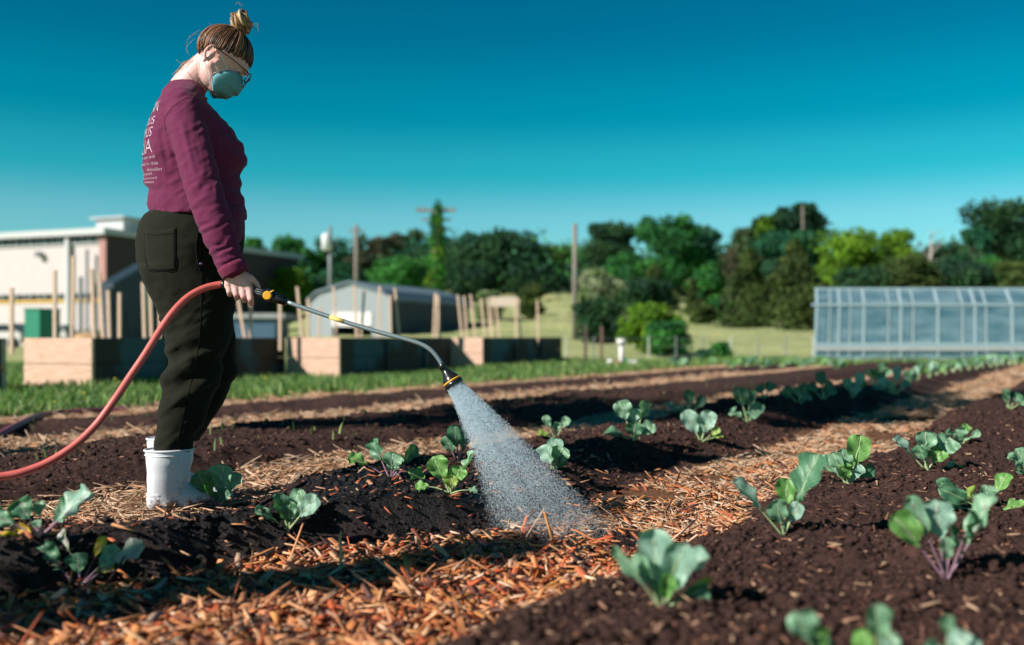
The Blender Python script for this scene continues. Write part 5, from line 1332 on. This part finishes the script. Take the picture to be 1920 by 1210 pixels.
# ---------------------------------------------------------------- kale and cabbage seedlings
def leafmat(name, c1, c2, vein):
    m, nt, b, o = mat(name); tc = N(nt, 'ShaderNodeTexCoord'); sp = N(nt, 'ShaderNodeSeparateXYZ'); nt.links.new(tc.outputs['UV'], sp.inputs[0])
    def mth(op, a, b_=None):
        n_ = N(nt, 'ShaderNodeMath', operation=op)
        for i, x in enumerate((a, b_)):
            if x is None: continue
            if isinstance(x, (int, float)): n_.inputs[i].default_value = x
            else: nt.links.new(x, n_.inputs[i])
        return n_.outputs[0]
    au = mth('ABSOLUTE', mth('SUBTRACT', sp.outputs[0], .5))
    mid = mth('SUBTRACT', 1.0, mth('MULTIPLY', au, 22.0)); mid = mth('MAXIMUM', mid, 0.0)
    nz = noise(nt, coords(nt), 55, 4); nb = noise(nt, coords(nt), 14, 3)
    sv = mth('SINE', mth('ADD', mth('MULTIPLY', mth('SUBTRACT', sp.outputs[1], mth('MULTIPLY', au, .75)), 46.0), mth('MULTIPLY', nz, 3.0)))
    sv = mth('MULTIPLY', mth('MAXIMUM', mth('SUBTRACT', sv, .86), 0.0), 5.0)
    vv = mth('MINIMUM', mth('ADD', mid, mth('MULTIPLY', sv, .55)), 1.0)
    c = ramp_(nt, nb, [(.32, c1), (.68, c2)]); c = mixc(nt, 1.0, c, ramp_(nt, nz, [(.3, (.82,)*3), (.7, (1.12,)*3)]), 'MULTIPLY')
    c = mixc(nt, vv, c, vein); nt.links.new(c, b.inputs['Base Color']); b.inputs['Roughness'].default_value = .42; b.inputs['Specular IOR Level'].default_value = .5
    bump(nt, b, mth('ADD', mth('MULTIPLY', vv, -1.0), nz), .5, .0025)
    t = N(nt, 'ShaderNodeBsdfTranslucent'); nt.links.new(mixc(nt, 1.0, c, (.75, 1.0, .35), 'MULTIPLY'), t.inputs[0]); mx = N(nt, 'ShaderNodeMixShader'); mx.inputs[0].default_value = .28
    nt.links.new(b.outputs[0], mx.inputs[1]); nt.links.new(t.outputs[0], mx.inputs[2]); nt.links.new(mx.outputs[0], o.inputs[0]); return m
LM = {'k': leafmat('kale_leaf', (.15, .33, .19), (.28, .50, .33), (.55, .70, .52)),
      'g': leafmat('green_leaf', (.10, .30, .06), (.20, .42, .11), (.45, .58, .30)),
      'd': leafmat('shaded_kale_leaf', (.05, .17, .09), (.10, .26, .14), (.30, .46, .30)),  # darker kale copy, with the shade of unlit leaves in its colour
      'b': leafmat('blue_kale_leaf', (.22, .42, .32), (.38, .58, .47), (.6, .74, .62)),
      'y': leafmat('yellow_leaf', (.55, .40, .02), (.70, .55, .05), (.7, .6, .2)),
      'p': leafmat('pale_leaf', (.36, .42, .34), (.50, .50, .44), (.55, .52, .45)),
      'l': leafmat('lime_leaf', (.26, .42, .06), (.38, .52, .12), (.5, .6, .3))}
M['stalk_g'] = simple('green_stalk', (.34, .44, .22), .5, .15, 60, bmp=0)
M['stalk_p'] = simple('purple_stalk', (.28, .16, .22), .5, .2, 60, bmp=0)
HINT = {'c': (0, -1, .35), 'u': (.0, -.55, 1), 'l': (-.8, -.7, .5), 'r': (.85, -.7, .3), 'e': (-1, -.25, .4)}
def leaf_mesh(B, Tp, w, start, face, bow, seed, stalk_r, lobes=1.0, cup=.25):
    start = start+.10*(1-start); r = random.Random(seed); B = Vector(B); Tp = Vector(Tp); L = (Tp-B).length
    side = Vector((0, 0, 1)).cross(Tp-B); h = Vector(HINT[face]).normalized()
    ctrl = (B+Tp)/2+Vector((0, 0, 1))*L*bow+(Tp-B).cross(Vector((0, 1, 0))).normalized()*0
    C = lambda s: B*(1-s)**2+ctrl*(2*s*(1-s))+Tp*s*s
    D = lambda s: ((ctrl-B)*(2*(1-s))+(Tp-ctrl)*(2*s)).normalized()
    NA, NC = 22, 10; V = []; UV = []; Fc = []
    f1, f2, f3 = r.uniform(3.2, 5.5), r.uniform(9, 13), r.uniform(0, 6.28); asym = r.uniform(-.12, .12)
    for i in range(NA+1):
        q = i/NA; s = start+(1-start)*q; c = C(s); t = D(s); n = (h-t*h.dot(t)).normalized(); wd = t.cross(n).normalized()
        prof = (q**.85)*((1-q)**.40)*1.78
        if q < .22: prof *= .6+.4*abs(math.sin(q*26+f3))
        for k in range(-NC//2, NC//2+1):
            e = k/(NC/2); ed = 1+.045*math.sin(q*f2*1.1+f3+(2.4 if e > 0 else 0))*abs(e)**2+.022*math.sin(q*41+e*2+seed)*abs(e)**3
            hw = w/2*prof*ed*(1+asym*(1 if e > 0 else -1))
            lift = cup*abs(e)**1.6*hw+abs(e)**2*w*.075*math.sin(q*f2*1.1+f3+(1.3 if e > 0 else 0))+w*.03*math.sin(q*f1*3+e*5)
            back = -w*.10*q**3
            p = c+wd*(e*hw*(1-.12*cup))+n*(lift+back)
            V.append(tuple(p)); UV.append((.5+e*.5, q))
    m1 = NC+1
    for i in range(NA):
        for k in range(NC):
            Fc.append((i*m1+k, i*m1+k+1, (i+1)*m1+k+1, (i+1)*m1+k))
    nb = len(Fc); mb = MB().add(V, Fc)
    P = []; R = []
    for i in range(12):
        s = i/11*(start+(1-start)*.82); t = D(s); n = (h-t*h.dot(t)).normalized()
        P.append(C(s)-n*stalk_r*.5); R.append(stalk_r*(1.15-.95*(i/11)))
    k0 = len(mb.v[0]); mb.tube(P, R, 6)
    me = mb.mesh('leaf', True); uvl = me.uv_layers.new(name='UVMap'); lv = np.zeros(len(me.loops), np.int32); me.loops.foreach_get('vertex_index', lv)
    UVa = np.concatenate([np.array(UV), np.full((len(me.vertices)-len(UV), 2), .5)]); uvl.data.foreach_set('uv', UVa[lv].astype(np.float32).ravel())
    me.polygons.foreach_set('material_index', np.concatenate([np.zeros(nb, np.int32), np.ones(len(me.polygons)-nb, np.int32)])); return me
def crop(px, py, leaves, label, pal='k', stalk='stalk_g', name='kale_plant', cup=.3, depth=None):
    B = hit(px, py) if depth is None else W(px, py, depth)
    if depth is not None: B.z = gz(B.x, B.y)
    k = B.y/F; o = empty(name, B, label, 'plant', 'young kale and cabbage plants in the beds')
    for j, lf in enumerate(leaves):
        dx, up, w = lf[:3]; st = lf[3] if len(lf) > 3 else .35; fc = lf[4] if len(lf) > 4 else 'c'; bow = lf[5] if len(lf) > 5 else .06; pl = lf[6] if len(lf) > 6 else pal
        dyw = lf[7] if len(lf) > 7 else ((j % 3)-1)*.022+random.uniform(-.012, .012)
        T_ = Vector((dx*k, dyw, up*k)); b0 = Vector((random.uniform(-1, 1)*2.5*k, (j % 3-1)*.004, -.006))
        me = leaf_mesh(b0, T_, w*k*1.05, st, fc, bow, int(px+j*7), max(2.1*k, .0022)*(w/48)**.5, cup=cup*random.uniform(.6, 1.4))
        lo = link('leaf', me, [LM[pl], M[stalk]], o)
        if pl == 'y': lo['label'] = 'yellowed leaf'
    return o
crop(1240, 1140, [(-92, 120, 36, .3, 'l'), (-48, 100, 46, .25, 'l', .05), (-12, 143, 82, .12, 'c', .05, 'b'), (38, 128, 78, .15, 'c', .1, 'b'), (90, 98, 66, .25, 'u', .25, 'b'), (52, 66, 44, .25, 'c', .1, 'b'), (88, 40, 58, .2, 'r', .08, 'd'),
     (96, 52, 16, .5, 'c', .1, 'y'), (-28, 66, 50, .15, 'r', .05, 'd'), (10, 70, 40, .2, 'c', .1, 'g')], 'broad cupped cabbage seedling low in front right of the wood chips', 'k', cup=.5, name='cabbage_plant')
crop(1775, 1087, [(-106, 122, 66, .42, 'c', .05, 'g'), (-74, 156, 44, .42, 'c', .05), (-12, 146, 76, .45, 'c', .0, 'b'), (38, 132, 60, .5, 'r', .0, 'd'), (84, 158, 66, .42, 'e', -.10, 'k'), (24, 96, 44, .4, 'r', 0, 'd'), (-8, 80, 34, .4)],
     'open kale seedling with long purple stalks at the lower right', 'k', 'stalk_p')
crop(1470, 1002, [(-98, 104, 50, .38, 'u', .03, 'b'), (62, 152, 78, .35, 'l', .0, 'd'), (12, 102, 50, .45, 'c', .02, 'g'), (-20, 66, 50, .25, 'c', .05), (26, 60, 36, .3, 'c', .05, 'b')], 'kale seedling with one tall dark leaf leaning right beside the straw', 'k')
crop(1592, 908, [(22, 92, 56, .30, 'c', .0, 'g'), (-14, 66, 38, .2, 'c', .05), (-62, 42, 54, .22, 'u', .12), (-36, 60, 34, .3, 'l', .05), (14, 40, 40, .1, 'c', .1, 'b'), (52, 30, 34, .3, 'r', .1, 'd'), (-20, 36, 36, .2, 'c', .1, 'g')],
     'kale seedling with one upright round paddle leaf right of the straw', 'k')
crop(1738, 882, [(-64, 62, 42, .4, 'u', .03, 'b'), (-2, 74, 52, .42, 'c', .02), (50, 62, 56, .42, 'c', .0), (-18, 48, 34, .4, 'l', 0, 'd'), (28, 40, 36, .35, 'c', 0, 'g'), (14, 50, 44, .4, 'r', 0)], 'fan shaped kale seedling on the right bed near the far shade', 'k')
crop(1760, 882, [(44, 6, 18, .3, 'u', .15, 'l', -.01), (30, 14, 14, .3, 'c', .2, 'p')], 'fallen pale yellow green leaf lying beside the fan shaped seedling', 'l', name='fallen_leaf')
crop(1930, 900, [(-44, 46, 44, .3, 'u', .05), (-22, 58, 48, .3, 'c', .05), (-6, 40, 36, .3, 'c'), (-30, 20, 26, .3, 'u', .1, 'd')], 'kale seedling cut by the right edge below the shaded path', 'k')
crop(1852, 960, [(-96, 46, 46, .35, 'l', .05, 'd'), (-92, 58, 30, .5, 'c', .05, 'd'), (-70, 34, 52, .25, 'u', .12, 'k'), (-40, 40, 56, .2, 'u', .1, 'l'), (-2, 50, 40, .3, 'c', .05, 'k'), (44, 72, 38, .42, 'l', .0, 'g'), (62, 14, 40, .3, 'u', .12, 'g'), (-84, 10, 26, .4, 'u', .1, 'k')],
     'spreading kale seedling with a lime centre behind the purple stalked one', 'k')
crop(1803, 832, [(-30, 22, 34, .25, 'u', .1, 'd'), (-10, 28, 40, .2, 'c', .05, 'k'), (16, 36, 22, .4, 'c', .05, 'g'), (32, 24, 18, .4, 'c', .05, 'k'), (12, 12, 18, .3, 'u', .1)], 'small kale seedling just right behind the fan shaped one', 'k')
crop(1545, 1268, [(-58, 122, 72, .55, 'c', .0, 'k'), (-16, 92, 46, .45, 'c', .05, 'g'), (8, 62, 44, .4, 'c', .05, 'k'), (-34, 84, 40, .4, 'r', .05, 'd')], 'out of focus seedling with a round leaf at the bottom edge, leftmost of three', 'k')
crop(1648, 1285, [(-14, 158, 58, .55, 'c', .0, 'k'), (-34, 108, 50, .45, 'l', .05, 'g'), (36, 92, 54, .4, 'c', .05, 'k'), (4, 90, 50, .3, 'c', .05, 'b')], 'out of focus upright seedling at the bottom edge, middle of three', 'k')
crop(1780, 1292, [(-18, 144, 36, .72, 'c', .0, 'k'), (-44, 90, 66, .3, 'u', .12, 'k'), (46, 98, 74, .3, 'u', .12, 'b'), (10, 84, 50, .3, 'c', .1, 'k')], 'out of focus low seedling at the bottom edge, rightmost of three', 'k')
crop(76, 1002, [(92, 82, 84, .28, 'l', -.04, 'b'), (-48, 62, 62, .42, 'c', .0, 'd'), (-14, 58, 30, .5, 'c', .0, 'k'), (-92, 38, 44, .45, 'c', .02, 'k'), (-8, 26, 24, .4, 'c', .05, 'k'), (50, 62, 44, .35, 'c', 0, 'k')], 'kale seedling with one large pale leaf at the left edge', 'k', 'stalk_p')
crop(150, 1098, [(-72, 74, 66, .4, 'c', .0, 'd'), (-4, 58, 52, .35, 'c', .03, 'd'), (-44, 100, 34, .55, 'l', .0, 'p'), (124, 76, 58, .50, 'l', .02, 'p'), (70, 66, 50, .45, 'c', .02, 'k'), (56, 40, 36, .45, 'c', .02, 'l'), (-142, 92, 60, .55, 'l', .0, 'y'), (-122, 110, 34, .6, 'l', .0, 'y'), (40, 86, 26, .5, 'c', .03, 'y')],
     'ragged kale seedling with yellow and greyish leaves at the lower left', 'k', 'stalk_p')
crop(408, 955, [(12, 84, 56, .35, 'c', .0, 'k'), (40, 66, 48, .35, 'u', -.03, 'b'), (-30, 72, 46, .42, 'c', .0, 'd', -.05), (-14, 60, 28, .4, 'u', .0, 'g', -.05), (-16, 30, 34, .2, 'c', .05, 'd'), (-60, 2, 34, .3, 'u', .35, 'g', -.03), (22, 40, 30, .3, 'c', 0, 'd')], 'kale seedling right in front of the white boots', 'k', 'stalk_p')
crop(541, 992, [(-56, 44, 32, .35, 'u', .04, 'k'), (-20, 66, 46, .18, 'r', .0, 'd'), (14, 72, 40, .3, 'c', .0, 'k'), (54, 64, 44, .35, 'c', -.02, 'b'), (2, 52, 42, .2, 'c', .02, 'd'), (30, 40, 32, .2, 'l', 0, 'k')], 'kale seedling on the dark wet soil right of the boots', 'k')
crop(733, 898, [(-78, 42, 42, .5, 'u', .12, 'g'), (-36, 72, 46, .42, 'l', .0, 'd'), (48, 60, 34, .45, 'r', .0, 'd'), (4, 50, 46, .3, 'c', .02, 'k'), (56, -8, 44, .5, 'u', .75, 'g'), (16, 40, 30, .3, 'c', .02, 'd')], 'kale seedling with purple stalks left of the watered one', 'k', 'stalk_p')
crop(843, 926, [(-30, 66, 50, .32, 'c', .0, 'g'), (20, 48, 42, .35, 'c', .0, 'g'), (46, 76, 44, .42, 'e', -.05, 'k'), (4, 32, 34, .2, 'c', .03, 'l'), (-64, 6, 36, .55, 'u', .25, 'g'), (-8, 40, 40, .3, 'u', .05, 'g'), (52, 2, 22, .6, 'u', .2, 'k')], 'light green kale seedling right beside the falling water', 'g')
crop(1037, 882, [(-12, 48, 50, .15, 'l', .0, 'b'), (18, 44, 44, .2, 'c', .0, 'k'), (4, 60, 40, .2, 'c', .0, 'b'), (-50, -4, 30, .6, 'u', .2, 'p'), (24, 24, 30, .2, 'r', .05, 'd')], 'cupped kale seedling just right of the falling water', 'k')
crop(1042, 822, [(-22, 42, 20, .45, 'c', .0), (22, 40, 22, .45, 'c', .0), (2, 30, 18, .3, 'c', .0), (-34, 12, 22, .3, 'u', .05, 'l')], 'small forked kale seedling behind the one right of the water', 'k')
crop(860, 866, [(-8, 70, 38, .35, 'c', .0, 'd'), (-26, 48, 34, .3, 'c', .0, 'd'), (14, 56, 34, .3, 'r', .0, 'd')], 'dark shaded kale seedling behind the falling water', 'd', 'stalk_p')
crop(1190, 826, [(-30, 74, 42, .5, 'c', .0, 'k'), (20, 74, 46, .48, 'r', .0, 'k'), (0, 60, 30, .5, 'c', 0, 'b'), (0, 34, 44, .2, 'c', .03, 'd'), (38, 32, 34, .3, 'c', .0, 'k'), (-56, 16, 36, .3, 'u', .1, 'd')], 'two tiered kale seedling at the crest behind the straw path', 'k')
crop(1314, 828, [(-30, 58, 40, .2, 'c', .0, 'b'), (18, 58, 40, .2, 'c', .0, 'b'), (-4, 50, 44, .15, 'c', .0, 'k'), (34, 26, 16, .45, 'c', .0, 'l'), (42, 12, 16, .4, 'u', .1, 'l')], 'pale upright kale seedling in front of the dark leaved one', 'b')
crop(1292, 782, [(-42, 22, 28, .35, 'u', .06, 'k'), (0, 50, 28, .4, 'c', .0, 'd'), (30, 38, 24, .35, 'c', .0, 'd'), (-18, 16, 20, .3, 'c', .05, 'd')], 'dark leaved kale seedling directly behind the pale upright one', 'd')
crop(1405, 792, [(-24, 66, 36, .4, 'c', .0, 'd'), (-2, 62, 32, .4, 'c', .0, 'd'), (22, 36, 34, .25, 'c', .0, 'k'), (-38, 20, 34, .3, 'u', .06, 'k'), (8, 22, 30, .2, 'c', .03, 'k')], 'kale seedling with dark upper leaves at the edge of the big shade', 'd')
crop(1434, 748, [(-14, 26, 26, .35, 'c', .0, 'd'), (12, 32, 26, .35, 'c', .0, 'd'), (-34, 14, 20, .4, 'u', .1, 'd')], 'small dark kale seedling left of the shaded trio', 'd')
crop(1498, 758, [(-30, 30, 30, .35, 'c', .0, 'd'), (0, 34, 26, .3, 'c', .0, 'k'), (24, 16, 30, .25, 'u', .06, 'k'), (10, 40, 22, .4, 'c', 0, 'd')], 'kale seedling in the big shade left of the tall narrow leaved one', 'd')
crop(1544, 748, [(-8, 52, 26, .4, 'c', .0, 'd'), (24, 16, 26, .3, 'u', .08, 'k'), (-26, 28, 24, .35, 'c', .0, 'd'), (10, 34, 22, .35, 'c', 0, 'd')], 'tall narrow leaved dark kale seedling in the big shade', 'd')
crop(1600, 748, [(12, 50, 24, .35, 'c', .0, 'b'), (-14, 38, 26, .3, 'c', .0, 'k'), (22, 36, 20, .4, 'c', .0, 'g'), (2, 26, 26, .2, 'c', .03, 'b')], 'pale kale seedling just beyond the big shade', 'b')
crop(1678, 740, [(-30, 30, 24, .3, 'c', .0, 'b'), (6, 54, 20, .35, 'c', .0, 'b'), (30, 24, 26, .3, 'u', .05, 'k'), (-44, 14, 22, .3, 'u', .1, 'k'), (-10, 24, 24, .2, 'c', 0, 'k')], 'tallest pale kale seedling of the distant row', 'b')
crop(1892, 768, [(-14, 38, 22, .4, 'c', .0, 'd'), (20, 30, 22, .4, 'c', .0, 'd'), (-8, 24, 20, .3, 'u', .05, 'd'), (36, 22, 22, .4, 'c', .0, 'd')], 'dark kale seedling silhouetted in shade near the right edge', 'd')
NTH = 'first second third fourth fifth sixth seventh eighth ninth tenth eleventh twelfth thirteenth fourteenth fifteenth sixteenth seventeenth eighteenth nineteenth twentieth'.split()
FAR = [(1640, 722), (1655, 712), (1703, 722), (1722, 712), (1742, 708), (1757, 703), (1772, 702), (1788, 698), (1803, 696), (1816, 694), (1830, 692), (1843, 690), (1856, 689), (1868, 687), (1880, 686), (1892, 685), (1904, 684), (1915, 683)]
for q, (px, py) in enumerate(FAR):
    sc_ = .46*(py-632)/70+.14; lv = []
    for j in range(5):
        a = random.uniform(-1, 1); lv.append((a*26*sc_, (44-18*abs(a))*sc_*random.uniform(.8, 1.3), 24*sc_*random.uniform(.8, 1.2), .3, random.choice('cclr'), 0, random.choice('bbkkgd')))
    crop(px, py, lv, '%s small kale plant from the left in the distant row before the greenhouse' % NTH[q], 'b')
WEED = [(1275, 690), (1330, 688), (1372, 690), (1398, 687), (1430, 690), (1465, 688), (1500, 690), (1535, 688), (1570, 692)]
for q, (px, py) in enumerate(WEED):
    lv = [(random.uniform(-20, 20), random.uniform(8, 20), 14, .2, random.choice('cu'), .05, random.choice('kgd')) for j in range(7)]
    crop(px, py, lv, '%s low leafy clump from the left along the far end of the beds' % NTH[q], 'k', name='leafy_clump')
# lone upright sliver and dry stalks in the mulch
for q, (pts, r, lab, cc_) in enumerate([(((636, 1082), (640, 1040), (637, 1012), (640, 995)), .0042, 'upright pale wood sliver standing in dark soil before the mulch', (.62, .42, .2)), (((470, 1078), (472, 1050), (474, 1030)), .002, 'thin brown dry stalk left of the pale sliver', (.35, .16, .06)),
      (((442, 1088), (440, 1060), (447, 1048)), .002, 'pale bent dry stalk near the left mulch edge', (.5, .36, .24)), (((905, 1030), (880, 1000), (840, 985)), .004, 'dark fallen twig at the back edge of the mulch', (.14, .05, .05)), (((800, 765), (786, 745), (777, 738)), .006, 'dry bent reed lying at the far straw strip', (.6, .45, .28))]):
    b0 = hit(*pts[0]); o = link('wood_sliver', MB().tube([W(x, y, b0.y)-b0 for x, y in pts], [r*1.3]+[r]*(len(pts)-2)+[r*.5], 5).mesh('s'), simple('sliver%d' % q, cc_, .8, .3, 60)); o.location = b0
    tag(o, lab, 'twig')

# ---------------------------------------------------------------- water spray
n = 70000
t = rng.random(n)**.95
ang = rng.uniform(0, 2*np.pi, n); rr = np.sqrt(rng.random(n))
o_ = ha+hx*(44*kk); st = np.array(o_)[None]+(np.cos(ang)*rr*16*kk)[:, None]*np.array(hy)[None]+(np.sin(ang)*rr*16*kk)[:, None]*np.array(hz)[None]
# landing disc on the soil below
lx_ = .055+.175*rr*(-np.cos(ang))*-1; ly_ = 3.02+.16*rr*np.sin(ang)+rng.normal(0, .012, n)
sgn = np.cos(ang)*(1 if hy.x > 0 else -1)
lx_ = .115+.175*rr*sgn+rng.normal(0, .014, n)+.035*rr*rr*(sgn > 0)
ly_ = 2.99+.13*rr*np.sin(ang)*(1 if hz.y > 0 else -1)-.04*sgn*rr+rng.normal(0, .014, n)
lz = ground_h(lx_, ly_)
en = np.stack([lx_, ly_, lz], -1)
g = (1-t)[:, None]; p = st*g+en*t[:, None]; p[:, 2] += .16*t*(1-t)*.55
p[:, 0] -= .05*t*(1-t)*(sgn*rr+.3)
p += rng.normal(0, .0035, (n, 3))*(.3+t[:, None])
vel = (en-st); vel[:, 2] += .16*.55*(1-2*t); vel /= np.linalg.norm(vel, axis=1)[:, None]
s = rng.uniform(.0005, .00120, n)*(1-.35*t); ln = s*rng.uniform(1.0, 2.6, n)
oth = np.cross(vel, np.array([0.3, 1, .1])); oth /= np.linalg.norm(oth, axis=1)[:, None]; ot2 = np.cross(vel, oth)
v = np.stack([p+vel*ln[:, None], p-vel*ln[:, None], p+oth*s[:, None], p-oth*s[:, None], p+ot2*s[:, None], p-ot2*s[:, None]], 1)
of = np.array([(0, 2, 4), (0, 4, 3), (0, 3, 5), (0, 5, 2), (1, 4, 2), (1, 3, 4), (1, 5, 3), (1, 2, 5)])
me = mesh_from('water_spray', v.reshape(-1, 3), (of[None]+6*np.arange(n)[:, None, None]).reshape(-1, 3))
mw, nt, b, oo = mat('water_drops'); b.inputs['Base Color'].default_value = (.80, .93, 1, 1); b.inputs['Roughness'].default_value = .2; b.inputs['IOR'].default_value = 1.33
b.inputs['Specular IOR Level'].default_value = 1.0
trl = N(nt, 'ShaderNodeBsdfTranslucent'); trl.inputs[0].default_value = (.85, .95, 1, 1); trp = N(nt, 'ShaderNodeBsdfTransparent')
mx = N(nt, 'ShaderNodeMixShader'); mx.inputs[0].default_value = .5; mx2 = N(nt, 'ShaderNodeMixShader'); mx2.inputs[0].default_value = .38
nt.links.new(b.outputs[0], mx.inputs[1]); nt.links.new(trl.outputs[0], mx.inputs[2]); nt.links.new(mx.outputs[0], mx2.inputs[1]); nt.links.new(trp.outputs[0], mx2.inputs[2]); nt.links.new(mx2.outputs[0], oo.inputs[0])
link('water_spray', me, mw, kind='stuff')
